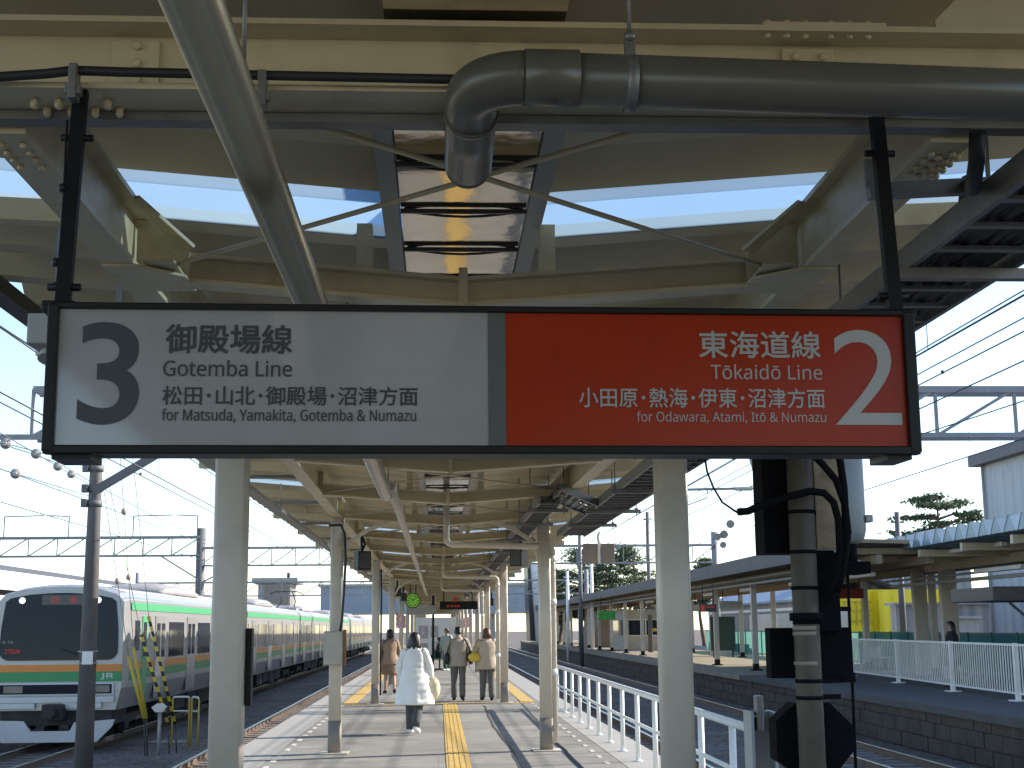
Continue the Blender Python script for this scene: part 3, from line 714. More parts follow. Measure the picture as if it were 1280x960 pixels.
# dark post and notice board
mb = MB(); mb.bevbox(-.25, -.16, 55, 55.09, 0, 2.9, .008); mb.bevbox(-.32, -.09, 54.93, 55.16, 0, .03, .004); mb.bevbox(-.3, -.11, 54.98, 55.11, 2.3, 2.55, .01)
solo('sign_post', mb, BLACK, 'slim black post standing in the middle of the walkway', 'post')
nb = thing('notice_board', 'white notice board with posters standing across the far walkway', 'notice board', (-.4, 62, 0))
mb = MB(); mb.bevbox(-1.0, .75, 62, 62.15, .3, 2.1, .01); link('board', mb, WHITEP, nb)
mb = MB()
for i, (x, z, w, h) in enumerate(((-.85, 1.2, .4, .55), (-.35, 1.25, .35, .5), (-.85, .5, .4, .5), (-.3, .5, .3, .55))): mb.box(x, x + w, 61.985, 61.999, z, z + h)
link('poster', mb, mat('poster_paper', (.45, .42, .40), .7, var=.5, scale=5), nb)
mb = MB()
for x in (-.9, .65): mb.box(x - .04, x + .04, 62.02, 62.12, 0, .3)
link('leg', mb, GREYP, nb)
# striped banners
STR = stripes_mat('red_white_stripes', (.70, .64, .62), (.50, .03, .03), 6.5, 2, 1, .5, .09)
for x, y0, y1, lab in ((-1.27, 43, 54, 'red and white striped banner between far columns on the train side'), (1.34, 58, 67, 'red and white striped banner between far columns on the railing side, nearer one'), (1.34, 72, 84, 'red and white striped banner between far columns on the railing side, farther one')):
    mb = MB(); mb.bevbox(x - .02, x + .02, y0, y1, 1.66, 2.12, .008); solo('striped_banner', mb, STR, lab, 'banner', 'striped banners')
# hanging twin panels
hp = thing('hanging_signboard', 'pair of rusty brown panels hanging from the cable tray over the railing', 'panel', (2.33, 20.2, 2.5))
WTAN = mat('weathered_tan', (.30, .24, .19), .8, dirt=(.15, .1, .08), damt=.6)
for x in (2.10, 2.35): mb = MB(); mb.bevbox(x, x + .21, 20.2, 20.24, 2.56, 2.84, .008); link('panel', mb, WTAN, hp)
mb = MB(); mb.bevbox(2.312, 2.348, 20.17, 20.23, 2.55, 2.86, .01); mb.tube([(2.33, 20.2, 2.86), (2.32, 20.2, 2.95), (2.33, 20.1, 3.0)], .02, 8); link('panel_stem', mb, WHITEP, hp)
# grey lamp housing by the left eave
lb = thing('lamp_housing', 'grey boxed floodlight pair under the canopy edge at the sign end marked 3', 'floodlight', (-2.0, 6.8, 3.0))
a = at(32, 432, Y=6.6); mb = MB(); mb.bevbox(a.x, a.x + .45, 6.6, 6.85, a.z + .01, a.z + .16, .01); link('housing', mb, GREYP, lb)
mb = MB()
for dx in (.10, .30): mb.tube([(a.x + dx, 6.72, a.z + .01), (a.x + dx, 6.70, a.z - .05)], [.055, .07], 14)
link('lamp_head', mb, GREYP, lb)
mb = MB(); mb.bar((a.x + .1, 6.75, a.z + .16), (a.x + .1, 6.75, 3.72), .03, .03); mb.bar((a.x + .4, 6.75, a.z + .16), (a.x + .4, 6.75, 3.65), .03, .03); link('lamp_hanger', mb, MIDSTEEL, lb)
# dark eave gutter on the left
mb = MB(); mb.prism([(-2.66, 3.60), (-2.60, 3.55), (-2.50, 3.57), (-2.50, 3.66), (-2.66, 3.68)], 3.2, 9.0)
mb.prism([(-2.70, 3.53), (-2.56, 3.50), (-2.52, 3.57), (-2.70, 3.62)], 7.2, 7.8)
link('eave_trim', mb, DARKSTEEL, canopy)

# railing
rl = thing('platform_railing', 'white tubular railing along the walkway edge past the near column', 'railing', (2.45, 11, 0))
mb = MB(); RXX = 2.47
mb.tube([(RXX, 10.75, .84), (RXX, 29.4, .84)], .035, 12); link('top_rail', mb, WHITEP, rl)
mb = MB(); mb.tube([(RXX, 10.75, .46), (RXX, 29.4, .46)], .022, 10); link('middle_rail', mb, WHITEP, rl)
y = 11.9
mb = MB(); mb.tube([(RXX, 29.4, 0), (RXX, 29.4, .84)], .03, 10); link('post', mb, WHITEP, rl)
while y < 29:
    mb = MB(); mb.tube([(RXX, y, 0), (RXX, y, .84)], .03, 10); mb.tube([(RXX, y, 0), (RXX, y, .02)], .055, 10); link('post', mb, WHITEP, rl); y += 1.43
# post beside the railing end
mb = MB(); x0 = at(937, 900, Y=9.9).x; x1 = at(969, 900, Y=9.9).x
mb.box(x0, x0 + .02, 9.85, 10.1, 0, 1.05); mb.box(x1 - .02, x1, 9.85, 10.1, 0, 1.05); mb.box(x0 + .02, x1 - .02, 10.0, 10.02, 0, 1.05)
solo('steel_post', mb, mat('pale_grey_paint', (.36, .38, .40), .45, dirt=(.25, .22, .2), damt=.3), 'short grey channel-shaped post at the end of the white railing', 'post')
mb = MB(); mb.bevbox(x0 + .05, x0 + .10, 9.88, 9.99, .92, 1.16, .008); mb.box(x0 + .01, x0 + .09, 9.86, 9.88, 1.015, 1.03); solo('post_latch', mb, MIDSTEEL, 'dark steel latch fitted into the short grey post', 'latch')

# ================================================================== SIGNAL
SBLACK = mat('signal_black', (.006, .006, .008), .8, var=.2, spec=.08)
sg = thing('railway_signal', 'tall railway signal seen from behind, black backboards on a weathered pole', 'signal', (2.35, 9.0, 0))
SD = 8.8
POLEM = mat('signal_pole_paint', (.075, .060, .044), .6, var=.2, scale=5, dirt=(.07, .055, .04), dscale=5, damt=.7)
RUSTY = mat('rusty_pale_panel', (.34, .26, .16), .75, var=.25, scale=6, dirt=(.12, .07, .04), dscale=4, damt=.8)
pxx = at(1007, 760, Y=SD).x
mb = MB(); mb.tube([(pxx, SD, -1.1), (pxx, SD, 3.6)], .082, 20); link('pole', mb, POLEM, sg)
def pb(x0, y0, x1, y1, Y): a = at(x0, y1, Y=Y); b = at(x1, y0, Y=Y); return a.x, b.x, a.z, b.z
a = pb(955, 560, 1002, 692, SD + .15); mb = MB(); mb.bevbox(a[0], a[1], SD + .12, SD + .40, a[2], a[3] + .35, .01); mb.box(a[0] + .06, a[0] + .10, SD + .105, SD + .12, a[2] + .03, a[2] + .055); link('upper_backboard', mb, SBLACK, sg)
a = pb(963, 784, 1063, 848, SD + .15); mb = MB(); mb.bevbox(a[0], a[1], SD + .12, SD + .26, a[2], a[3], .008); link('middle_backboard', mb, SBLACK, sg)
c = at(1012, 922, Y=SD + .2); mb = MB()
pts = []
for (qx, qz) in ((-.23, .11), (-.10, .22), (.12, .22), (.28, .06), (.28, -.06), (.14, -.22), (-.10, -.22), (-.23, -.13)): pts.append((c.x + qx, c.z + qz))
mb.prism(pts, SD + .13, SD + .33); link('lower_backboard', mb, SBLACK, sg)
a = pb(1026, 560, 1047, 690, SD + .05); mb = MB(); mb.bevbox(a[0] - .02, a[1] + .03, SD + .06, SD + .12, a[2] + .02, a[3] + .3, .006); link('ladder_plate', mb, RUSTY, sg)
a = pb(1048, 560, 1073, 680, SD + .25)
mb = MB(); prof = [(a[2] - .0, .05), (a[2] + .03, .085), (a[2] + .09, .10), (a[3] + .3, .10)]
xc = (a[0] + a[1]) / 2; mb.loft([rrect(xc + .015, SD + .32, r, r, r * .6, z, 4) for z, r in prof])
mb.bevbox(xc + .10, xc + .15, SD + .22, SD + .3, a[2] + .14, a[2] + .19, .008); link('lamp_casing', mb, mat('pale_casing', (.30, .33, .34), .4, dirt=(.2, .18, .15), damt=.4), sg)
mb = MB(); mb.tube([(xc + .0, SD + .32, a[2]), (xc, SD + .32, a[2] - .12)], .06, 12); mb.bevbox(xc - .12, xc + .08, SD + .1, SD + .4, a[2] - .2, a[2] - .12, .01); link('casing_foot', mb, SBLACK, sg)
# straps, brackets and cables
for py in (640, 690, 735, 778, 851, 872):
    z = at(1010, py, Y=SD).z; mb = MB(); mb.tube([(pxx, SD, z - .012), (pxx, SD, z + .012)], .086, 16); mb.bar((pxx, SD + .05, z), (pxx + .22, SD + .10, z), .03, .03); link('clamp', mb, SBLACK, sg)
mb = MB(); a = pb(1022, 690, 1045, 790, SD); mb.bevbox(a[0], a[1] + .02, SD + .02, SD + .16, a[2], a[3], .01)
link('cable_box', mb, SBLACK, sg)
zt = at(1010, 770, Y=SD).z; mb = MB(); mb.tube([(pxx, SD, zt - .03), (pxx, SD, zt + .02)], .105, 16); link('clamp', mb, SBLACK, sg)
for pts in (((922, 640), (935, 639), (955, 630), (985, 621), (1012, 614), (1030, 616), (1042, 628), (1048, 650), (1050, 690), (1045, 725), (1030, 750)),
            ((1010, 562), (1028, 580), (1045, 600), (1056, 630), (1060, 665), (1055, 705), (1046, 740)), ((1040, 555), (1050, 575), (1055, 610), (1057, 650), (1056, 690))):
    mb = MB(); mb.tube([at(x, y, Y=SD - .12) for x, y in pts], .024, 10); link('signal_cable', mb, SBLACK, sg)
mb = MB(); mb.tube([at(x, y, Y=SD - .1) for x, y in ((881, 572), (884, 590), (892, 610), (903, 628), (922, 641))], .007, 8); link('thin_cable', mb, SBLACK, sg)
mb = MB(); x = at(1060, 800, Y=SD + .3).x
for xx in (x, ): mb.bar((xx, SD + .3, -.3), (xx + .02, SD + .3, 2.1), .016, .016)
z = at(1060, 845, Y=SD).z; mb.bar((pxx, SD + .1, z - .02), (x + .02, SD + .3, z - .02), .05, .06)
mb.bar((pxx, SD + .1, z + .42), (x + .02, SD + .3, z + .42), .03, .03)
link('side_frame', mb, SBLACK, sg)
for py in (785, 792, 829):
    z = at(1010, py, Y=SD).z; mb = MB(); mb.tube([(pxx - .006, SD - .003, z - .012), (pxx - .006, SD - .003, z + .012)], .0835, 16); link('pale_band', mb, mat('worn_pale_band', (.25, .22, .17), .6), sg)

# ================================================================== TRAIN
TX = -8.46
STEEL = mat('train_stainless', (.36, .36, .37), .36, metal=.4, var=.05, scale=1.5, stretch=(1, .2, 6))
TGREEN = mat('train_green', (.03, .25, .09), .4, var=.05)
TLGREEN = mat('train_light_green', (.07, .34, .16), .4, var=.05)
TORANGE = mat('train_orange', (.62, .22, .04), .4, var=.05)
TGLASS = mat('train_dark_glass', (.014, .020, .030), .05, var=.1, spec=.16)
TDOOR = mat('train_door_steel', (.40, .40, .41), .3, metal=.5, var=.05)
TROOF = mat('train_roof_grey', (.33, .34, .36), .6, var=.08)
TUNDER = mat('train_underframe', (.035, .033, .032), .8, var=.3)
TWHITE = mat('train_front_white', (.50, .51, .53), .35, var=.03)
def prof(s=1.0, zo=0.0, roof=1.0):
    P = [(-1.36, -.22), (-1.475, .25), (-1.475, 1.2), (-1.46, 2.2), (-1.30, 2.37), (-.9, 2.49), (-.45, 2.545), (0, 2.56)]
    P = P + [(-x, z) for x, z in P[-2::-1]]
    return [(x * s, .9 + (z - .9) * (roof if z > .9 else 1.0) + zo) for x, z in P]
def car(y0, lead, lab, colours=True, grp='cars of the commuter train'):
    L = 19.5
    t = thing('train_car', lab, 'train car', (TX, y0, ZR), 0, grp)
    def K(n, b, m, p=None): # children are built in world height around x=0,y=0
        o = link(n, b, m, p or t, True)
        if (p or t) is t: o.location = (0, 0, 1.0)
        return o
    mb = MB()
    if lead: rings = [(0.0, .955, .962), (.10, .975, .98), (.35, .995, .995), (.8, 1, 1), (L, 1, 1)]; lean = True
    else: rings = [(0, 1, 1), (L, 1, 1)]
    mb.loft([[(x, yy, z) for x, z in prof(s, 0, r)] for yy, s, r in rings], True, False)
    if lead: mb.v = [(x, y + (max(0, z - .9) * .05 if y < .5 else 0), z) for x, y, z in mb.v]
    body = K('body', mb, TWHITE if lead and False else STEEL)
    mb = MB(); mb.loft([[(x, yy, z) for x, z in ((-1.3, 2.375), (-.9, 2.495), (-.45, 2.55), (0, 2.565), (.45, 2.55), (.9, 2.495), (1.3, 2.375))] for yy in (.6 if lead else .05, L - .05)], False)
    K('roof_skin', mb, TROOF)
    mb = MB()  # rounded air conditioner
    mb.loft([[(x * w, yy, 2.50 + h * z) for x, z in ((-1, 0), (-.95, .5), (-.75, .85), (-.4, .98), (0, 1), (.4, .98), (.75, .85), (.95, .5), (1, 0))] for yy, w, h in ((7.4, .8, .12), (7.7, .95, .26), (8.6, 1.0, .34), (11.6, 1.0, .34), (12.5, .95, .26), (12.8, .8, .12))], True)
    K('air_conditioner', mb, mat('aircon_grey', (.30, .29, .29), .6))
    for sd in (1, -1):
        if colours:
            def strip(n, z0, z1, m, ya=.5 if lead else .04):
                b = MB(); b.box(sd * 1.468, sd * 1.480, ya, L - .04, z0, z1); K(n, b, m)
            strip('light_green_band', 1.97, 2.14, TLGREEN); strip('orange_band', .62, .78, TORANGE); strip('green_band', .40, .615, TGREEN)
        else:
            b = MB(); b.box(sd * 1.468, sd * 1.480, .04, L - .04, .62, .8); K('orange_band', b, TORANGE)
        doors = (3.9, 8.3, 12.7, 17.1) if lead else (2.0, 7.0, 12.2, 17.2)
        for dy in doors:
            b = MB(); b.box(sd * 1.475, sd * 1.489, dy - .66, dy + .66, -.12, 1.86); d = K('door', b, TDOOR)
            b = MB(); b.box(sd * 1.482, sd * 1.492, dy - .53, dy - .08, .85, 1.68); b.box(sd * 1.482, sd * 1.492, dy + .08, dy + .53, .85, 1.68); link('door_window', b, TGLASS, d, True)
        ds = list(doors)
        wins = [(a + 1.15, b_ - 1.15) for a, b_ in zip(ds[:-1], ds[1:])] + ([(ds[-1] + 1.1, ds[-1] + 1.9)])
        if not lead: wins = [(.35, .95)] + wins
        for wa, wb in wins:
            b = MB(); b.bevbox(sd * 1.470, sd * 1.485, wa, wb, .83, 1.72, .004); K('window', b, TGLASS)
        if lead:
            b = MB(); b.bevbox(sd * 1.468, sd * 1.486, .95, 1.42, 1.05, 1.74, .006); K('cab_window', b, TGLASS)
            b = MB(); b.box(sd * 1.474, sd * 1.486, 1.72, 2.28, -.12, 1.84); d = K('cab_door', b, TLGREEN if colours else TDOOR)
            b = MB(); b.box(sd * 1.48, sd * 1.490, 1.82, 2.18, .9, 1.7); link('door_window', b, TGLASS, d, True)
    # underframe and bogies
    mb = MB()
    for ya, yb, zb in ((5.2, 7.0, -.72), (7.3, 9.2, -.66), (9.5, 11.2, -.75), (11.4, 13.6, -.68)):
        mb.bevbox(-1.2, 1.2, ya, yb, zb, -.2, .02)
    K('underframe', mb, TUNDER)
    for yb in (2.9, 16.6):
        mb = MB(); mb.bevbox(-1.15, 1.15, yb - 1.3, yb + 1.3, -.62, -.4, .03)
        for dy in (-1.05, 1.05):
            for sx in (-.56, .56): mb.tube([(sx - .06, yb + dy, -.57), (sx + .06, yb + dy, -.57)], .43, 18)
            for sx in (-1.08, 1.08): mb.bevbox(sx - .09, sx + .09, yb + dy - .2, yb + dy + .2, -.75, -.4, .02)
        K('bogie', mb, TUNDER)
    if lead:
        FY = -.012
        # black glass mask with rounded lower corners
        pts = []
        x0, x1, z0, z1 = -1.30, 1.30, .87, 2.20
        def cor(cx, cz, a0, r):
            for k in range(6): a = a0 + k / 5 * PI / 2; pts.append((cx + r * math.cos(a), cz + r * math.sin(a)))
        cor(x1 - .22, z0 + .22, -PI / 2, .22)
        pts += [(1.285, 1.6), (1.22, 2.16), (1.12, 2.24), (.7, 2.32), (.3, 2.35), (0, 2.355), (-.3, 2.35), (-.7, 2.32), (-1.12, 2.24), (-1.22, 2.16), (-1.285, 1.6)]
        cor(x0 + .22, z0 + .22, PI, .22)
        mb = MB(); mb.prism(pts, FY - .008, FY + .03); mb.v = [(x, y + max(0, z - .9) * .05 - .0, z) if y < FY else (x, y + .12, z) for x, y, z in mb.v]; wind = K('windscreen', mb, TGLASS)
        mb = MB(); mb.box(-1.405, 1.405, FY - .004, FY + .03, .62, .775); mb.add([(sg_ * 1.405, FY - .004, z) for sg_ in (1,) for z in (.62, .775)] + [(1.478, .5, z) for z in (.62, .775)], [(0, 1, 3, 2)]); K('orange_band', mb, TORANGE)
        mb = MB(); mb.box(-1.40, 1.40, FY - .004, FY + .03, .40, .615); mb.add([(1.405, FY - .004, z) for z in (.40, .615)] + [(1.478, .5, z) for z in (.40, .615)], [(0, 1, 3, 2)]); K('green_band', mb, TGREEN)
        mb = MB(); mb.bevbox(-1.32, 1.27, FY - .03, FY + .03, .09, .385, .03); pn = K('lamp_panel', mb, TWHITE)
        mb = MB(); mb.bevbox(-1.27, 1.22, FY - .036, FY + .02, .13, .345, .02); link('lamp_glass', mb, TGLASS, pn, True)
        for xx in (-1.15, .75): mb = MB(); mb.bevbox(xx, xx + .42, FY - .042, FY, .16, .315, .01); link('headlight', mb, mat('headlight_lens', (.16, .16, .14), .2), pn, True)
        mb = MB(); mb.bevbox(-1.33, 1.28, FY - .05, .5, -.06, .07, .02); mb.bevbox(-1.30, -.45, FY - .06, .3, -.18, -.062, .01); mb.bevbox(.15, 1.0, FY - .06, .3, -.18, -.062, .01); K('bumper', mb, TWHITE)
        mb = MB(); mb.box(-1.2, 1.2, .1, 1.6, -.55, -.2); mb.bevbox(-.25, .22, -.25, .3, -.42, -.08, .03); mb.tube([(-.02, -.45, -.25), (-.02, .2, -.25)], .11, 12); K('coupler', mb, TUNDER)
        mb = MB(); mb.prism([(-1.32, -.42), (-.66, -.44), (-.50, -.66), (.35, -.66), (.44, -.48), (1.32, -.42), (1.26, -.58), (.94, -.90), (-1.12, -.90), (-1.30, -.66)], -.12, -.04); K('snow_plough', mb, TWHITE)
        for xx in (-.86, .82): mb = MB(); mb.disc((xx, FY + .055, 2.19), (0, 1, 0), .07, .02, 16); link('round_lamp', mb, mat('white_round_lamp', (.8, .8, .78), .4, emit=(1, 1, .95), estr=.6), wind, True)
        mb = MB(); mb.box(-.42, .50, FY + .046, FY + .05, 2.09, 2.31); link('destination_screen', mb, mat('blue_grey_screen', (.02, .035, .06), .2), wind, True)
        lettering('destination_text', '回　送', (-.22, .36, 2.13, 2.27), FY + .045, REDL, wind, CJK, local=True)
        lettering('run_number', '2706M', (-1.17, -.84, 1.02, 1.12), FY - .009, REDL, wind, INTER, local=True)
        lettering('set_number', 'K-16', (-1.22, -1.0, 1.24, 1.31), FY - .009, INKW, wind, INTER, local=True)
        lettering('operator_logo', 'JR', (.95, 1.23, .445, .575), FY - .006, TWHITE, body, INTER, bold=.006, local=True)
        # far-side interior partition reflections: real wipers
        mb = MB(); mb.bar((.05, FY - .03, 1.12), (.42, FY - .03, 1.0), .02, .02, (0, 1, 0)); link('wiper', mb, BLACK, wind, True)
    return t
car(32.0, True, 'front car of the green and orange striped train, driver cab facing the camera')
c2 = car(52.0, False, 'second car of the green and orange striped train, behind the cab car')
c3 = copy_tree(c2); c3.location.y = 72.0; c3['label'] = 'third car of the green and orange striped train, counted from the cab'
c4 = copy_tree(c2); c4.location.y = 92.0; c4['label'] = 'last green striped car, coupled in front of the plain silver cars'
s1 = car(113.0, False, 'silver car with only an orange stripe, next to the last green striped car', False, 'plain silver cars')
s2 = copy_tree(s1); s2.location.y = 133.0; s2['label'] = 'silver car with only an orange stripe, the farthest one down the track'
pg = thing('pantograph', 'folded pantograph standing on the train roof in front of the concrete tower', 'pantograph', (TX, 62, 2.55))
mb = MB()
for sx in (-.5, .5): mb.tube([(TX + sx, 78, 2.75), (TX + sx * .8, 80, 3.2), (TX + sx * .7, 78.6, 3.7)], .03, 6)
mb.tube([(TX - .9, 78.6, 3.6), (TX - .6, 78.6, 3.72), (TX + .6, 78.6, 3.72), (TX + .9, 78.6, 3.6)], .03, 6); link('pantograph_frame', mb, DARKSTEEL, pg)
mb = MB(); mb.bevbox(TX - .7, TX + .7, 77.5, 80.2, 2.66, 2.80, .02); link('pantograph_base', mb, TROOF, pg)

# ================================================================== LEFT SIDE: pole, guys, small rails
PD = 24.0
base = at(105, 940, Y=PD)
lp2 = thing('catenary_pole', 'tall round grey pole in front of the train with a white number plate', 'pole', (base.x, PD, ZG))
mb = MB(); mb.tube([(base.x, PD, ZG), (base.x, PD, 5.2), (base.x, PD, 8)], [.16, .095, .08], 18); link('pole', mb, POLEC, lp2)
z = at(106, 822, Y=PD).z; mb = MB(); mb.bevbox(base.x - .06, base.x + .12, PD - .17, PD - .155, z - .11, z + .10, .005); link('number_plate', mb, WHITEP, lp2)
for zz in (z + .09, z - .1): mb = MB(); mb.tube([(base.x, PD, zz), (base.x, PD, zz + .02)], .165, 18); link('pole_band', mb, GREYP, lp2)
mb = MB(); a = at(107, 615, Y=PD); b = at(205, 562, Y=PD); b = a + (b - a) * 1.6
mb.bar((base.x, PD - .1, a.z), (b.x, PD - .1, b.z), .07, .14)
link('bracket_arm', mb, POLEC, lp2)
for zz in (a.z - .25, a.z + .35, a.z): mb = MB(); mb.tube([(base.x, PD, zz), (base.x, PD, zz + .1)], .13, 16); mb.bevbox(base.x - .2, base.x - .1, PD - .15, PD - .05, zz - .02, zz + .12, .01); link('pole_band', mb, POLEC, lp2)
def strain(ends, discs, lab, r=.006, dr=.075):
    t = thing('strain_wire', lab, 'wire', ends[0], 0, 'strain wires with insulators')
    mb = MB(); mb.tube(ends, r, 6); link('wire', mb, WIRE, t)
    a, b = Vector(ends[0]), Vector(ends[1])
    for u in discs:
        p = a.lerp(b, u); d = (b - a).normalized(); mb = MB(); mb.tube([p - d * .035, p - d * .012, p + d * .008, p + d * .03], [.025, dr, dr * .95, .03], 20); mb.smooth = [False] * len(mb.f)
        link('insulator', mb, mat('insulator_grey', (.30, .28, .27), .35), t)
        mb = MB(); mb.tube([p - d * .05, p + d * .05], .022, 8); link('insulator_core', mb, WHITEP, t)
    return t
def endp(px, py, Y): return at(px, py, Y=Y)
def proj_px(p):
    d = Vector(p) - CAM; return CX + F * d.dot(right) / d.dot(fwd)
def disc_us(a, b, pxs):
    return [min((k / 400 for k in range(401)), key=lambda u: abs(proj_px(Vector(a).lerp(Vector(b), u)) - q)) for q in pxs]
for (pa, pb_, pxs, lab) in (((114, 621), (-40, 574), (19,), 'strain wire with one insulator, lowest one leaving the round grey pole'),
                            ((112, 606), (0, 541), (89, 72, 45), 'strain wire with three insulators in a row beside the round grey pole'),
                            ((118, 583), (-30, 545), (7, 91), 'strain wire with two spread insulators just under the sign corner by the round grey pole')):
    w0 = at(*pa, Y=PD - .1); w1 = at(*pb_, Y=14); strain([w0, w1], disc_us(w0, w1, pxs), lab, dr=.062)
BY = stripes_mat('black_yellow_stripes', (.02, .02, .02), (.68, .48, .03), 4.6, 2)
YP = mat('yellow_guard_paint', (.52, .38, .05), .5, var=.12)
def guy(base_px, top_px, us, Yb, sleeve_m, lab, wire_to):
    a = at(*base_px, Y=Yb); b = at(*top_px, Y=Yb - .1)
    t = thing('guy_wire', lab, 'guy wire', a, 0, 'guy wires with guards')
    mb = MB(); mb.tube([a, b], .035, 10); mb.ball(b, .04, 8, 6); link('guard_sleeve', mb, sleeve_m, t)
    c = at(*wire_to, Y=PD + .2); mb = MB(); mb.tube([b, c], .007, 6); link('wire', mb, mat('pale_wire', (.45, .45, .43), .4, metal=.5), t)
    mb = MB(); mb.tube([a, Vector((a.x + .05, a.y, ZG))], .014, 6); link('anchor_rod', mb, DARKSTEEL, t)
    for u in us:
        p = Vector(b).lerp(c, u); mb = MB(); mb.ball(p, .055, 10, 7, (1, 1, 1.2)); link('insulator', mb, mat('tan_insulator', (.42, .34, .28), .35), t)
guy((210, 905), (177, 795), (), 31.5, BY, 'black and yellow guy wire guard leaning by the yellow rails, shorter one', (130, 575))
guy((219, 905), (186, 772), (), 31.8, BY, 'black and yellow guy wire guard leaning by the yellow rails, taller one', (165, 560))
guy((180, 898), (161, 822), (.45,), 31.0, YP, 'plain yellow guy wire guard beside the train, shorter one', (125, 580))
guy((183, 898), (167, 810), (.42, .75), 31.2, YP, 'plain yellow guy wire guard beside the train, taller one', (150, 568))
for (xa, xb, lab) in ((215, 236, 'low yellow and white safety rail by the guy wires, wider one'), (239, 248, 'low yellow and white safety rail by the guy wires, narrower one')):
    Y = 33.5; a = at(xa, 905, Y=Y); b = at(xb, 905, Y=Y - (.0 if xb < 240 else .3)); a.z = b.z = ZG
    t = thing('safety_rail', lab, 'safety rail', a, 0, 'low yellow safety rails')
    zt = at(xb, 871, Y=Y).z; mb = MB(); mb.tube([(a.x, a.y, ZG), (a.x, a.y, zt - .04)], .022, 8); mb.tube([(b.x, b.y, ZG), (b.x, b.y, zt - .04)], .022, 8); link('post', mb, YP, t)
    mb = MB(); mb.tube([(a.x, a.y, zt - .04), (a.x + .03, a.y, zt), (b.x - .03, b.y, zt), (b.x, b.y, zt - .04)], .022, 8); mb.tube([(a.x, a.y, zt - .32), (b.x, b.y, zt - .32)], .018, 8); link('top_rail', mb, WHITEP, t)
t = thing('point_indicator', 'small silver point indicator on a stub post by the striped guards', 'indicator', at(200, 905, Y=31.3))
c = at(200, 884, Y=31.3); mb = MB(); mb.prism([(c.x - .17, c.z), (c.x - .06, c.z + .08), (c.x + .06, c.z + .09), (c.x + .16, c.z + .01), (c.x + .08, c.z - .1), (c.x - .08, c.z - .1)], 31.2, 31.3); link('indicator_head', mb, mat('silver_paint', (.5, .5, .52), .35, metal=.4), t)
mb = MB(); mb.tube([(c.x, 31.3, ZG), (c.x, 31.3, c.z - .08)], .04, 8); link('post', mb, GREYP, t)

# ================================================================== GANTRIES, WIRES
def truss(mb, x0, x1, y, zb, zt, n, r=.05, pr=None):
    mb.bar((x0, y, zt), (x1, y, zt), .12, r * 2.2); mb.bar((x0, y, zb), (x1, y, zb), .12, r * 1.6)
    mb.bar((x0, y + .5, zt), (x1, y + .5, zt), .12, r * 2.2); mb.bar((x0, y + .5, zb), (x1, y + .5, zb), .12, r * 1.6)
    for k in range(n + 1):
        x = x0 + (x1 - x0) * k / n; mb.bar((x, y, zb), (x, y, zt), r, r)
        if k < n:
            x2 = x0 + (x1 - x0) * (k + 1) / n; mb.bar((x, y, zb), (x2, y, zt), r, r)
            mb.bar((x, y, zt), (x, y + .5, zt), r, r)
g1 = thing('wire_gantry', 'near steel lattice gantry spanning the tracks just beyond the sign', 'gantry', (15, 31, ZG))
zb = at(1215, 544, Y=31).z; zt = at(1215, 487, Y=31).z
mb = MB(); truss(mb, -9.0, 17.0, 31, zb, zt, 14, .07); mb.bar((-15, 31, zb), (-9, 31, zb), .12, .11); link('lattice_beam', mb, GANT, g1)
for x in (-15, 17): mb = MB(); mb.tube([(x, 31.2, ZG), (x, 31.2, zt + .5)], .2, 14); link('post', mb, GANT, g1)
a = at(860, 612, Y=31.3); b = at(950, 610, Y=31.3); mb = MB(); mb.tube([a, b], .03, 8); mb.bar(at(938, 572, Y=31.3), b + Vector((0, 0, -.05)), .1, .06); mb.bar(at(938, 572, Y=31.3), Vector((at(938, 572, Y=31.3).x - .1, 31.3, zb)), .1, .06)
mb.tube([at(884, 612, Y=31.3), at(884, 622, Y=31.3), at(858, 632, Y=31.3)], .015, 6); arm = link('cantilever_arm', mb, GANT, g1)
mb = MB(); p0 = at(918, 611, Y=31.3); p1 = at(940, 611, Y=31.3)
mb.tube([p0.lerp(p1, k / 14) for k in range(15)], [.03 if k % 2 else .065 for k in range(15)], 10); link('insulator', mb, PORC, arm)
g2 = thing('wire_gantry', 'middle lattice gantry beyond the train with a thick grey post', 'gantry', (-13.8, 80, ZG))
pxg = at(250, 700, Y=80).x
mb = MB(); truss(mb, pxg - 24, pxg, 80, at(100, 695, Y=80).z, at(100, 672, Y=80).z, 15, .06); truss(mb, pxg, 16, 80, at(400, 706, Y=80).z, at(400, 684, Y=80).z, 22, .05)
mb.bar((pxg, 80, at(250, 725, Y=80).z), (pxg - 2.2, 80, at(210, 695, Y=80).z), .1, .08); mb.bar((pxg, 80, at(250, 730, Y=80).z), (pxg + 2, 80, at(290, 706, Y=80).z), .1, .08)
for k in range(4):
    x = pxg - 11 + k * 3.6; zt2 = at(100, 672, Y=80).z; mb.bar((x, 80, zt2), (x, 80, zt2 + 1.2), .06, .06); mb.bar((x, 80, zt2 + 1.2), (x + (2.2 if k % 2 == 0 else -1.2), 80, zt2 + 1.25), .06, .06)
link('lattice_beam', mb, GANT, g2)
mb = MB(); mb.tube([(pxg, 80.2, ZG), (pxg, 80.2, at(250, 660, Y=80).z)], .26, 14); link('post', mb, POLEC, g2)
mb = MB(); mb.tube([(16, 80.2, ZG), (16, 80.2, 7)], .2, 12); link('post', mb, GANT, g2)
g3 = thing('wire_gantry', 'farthest lattice gantry, thin against the sky above the train roof', 'gantry', (-20, 132, ZG))
mb = MB(); truss(mb, -28, 14, 132, at(300, 745, Y=132).z, at(300, 728, Y=132).z, 22, .07); link('lattice_beam', mb, GANT, g3)
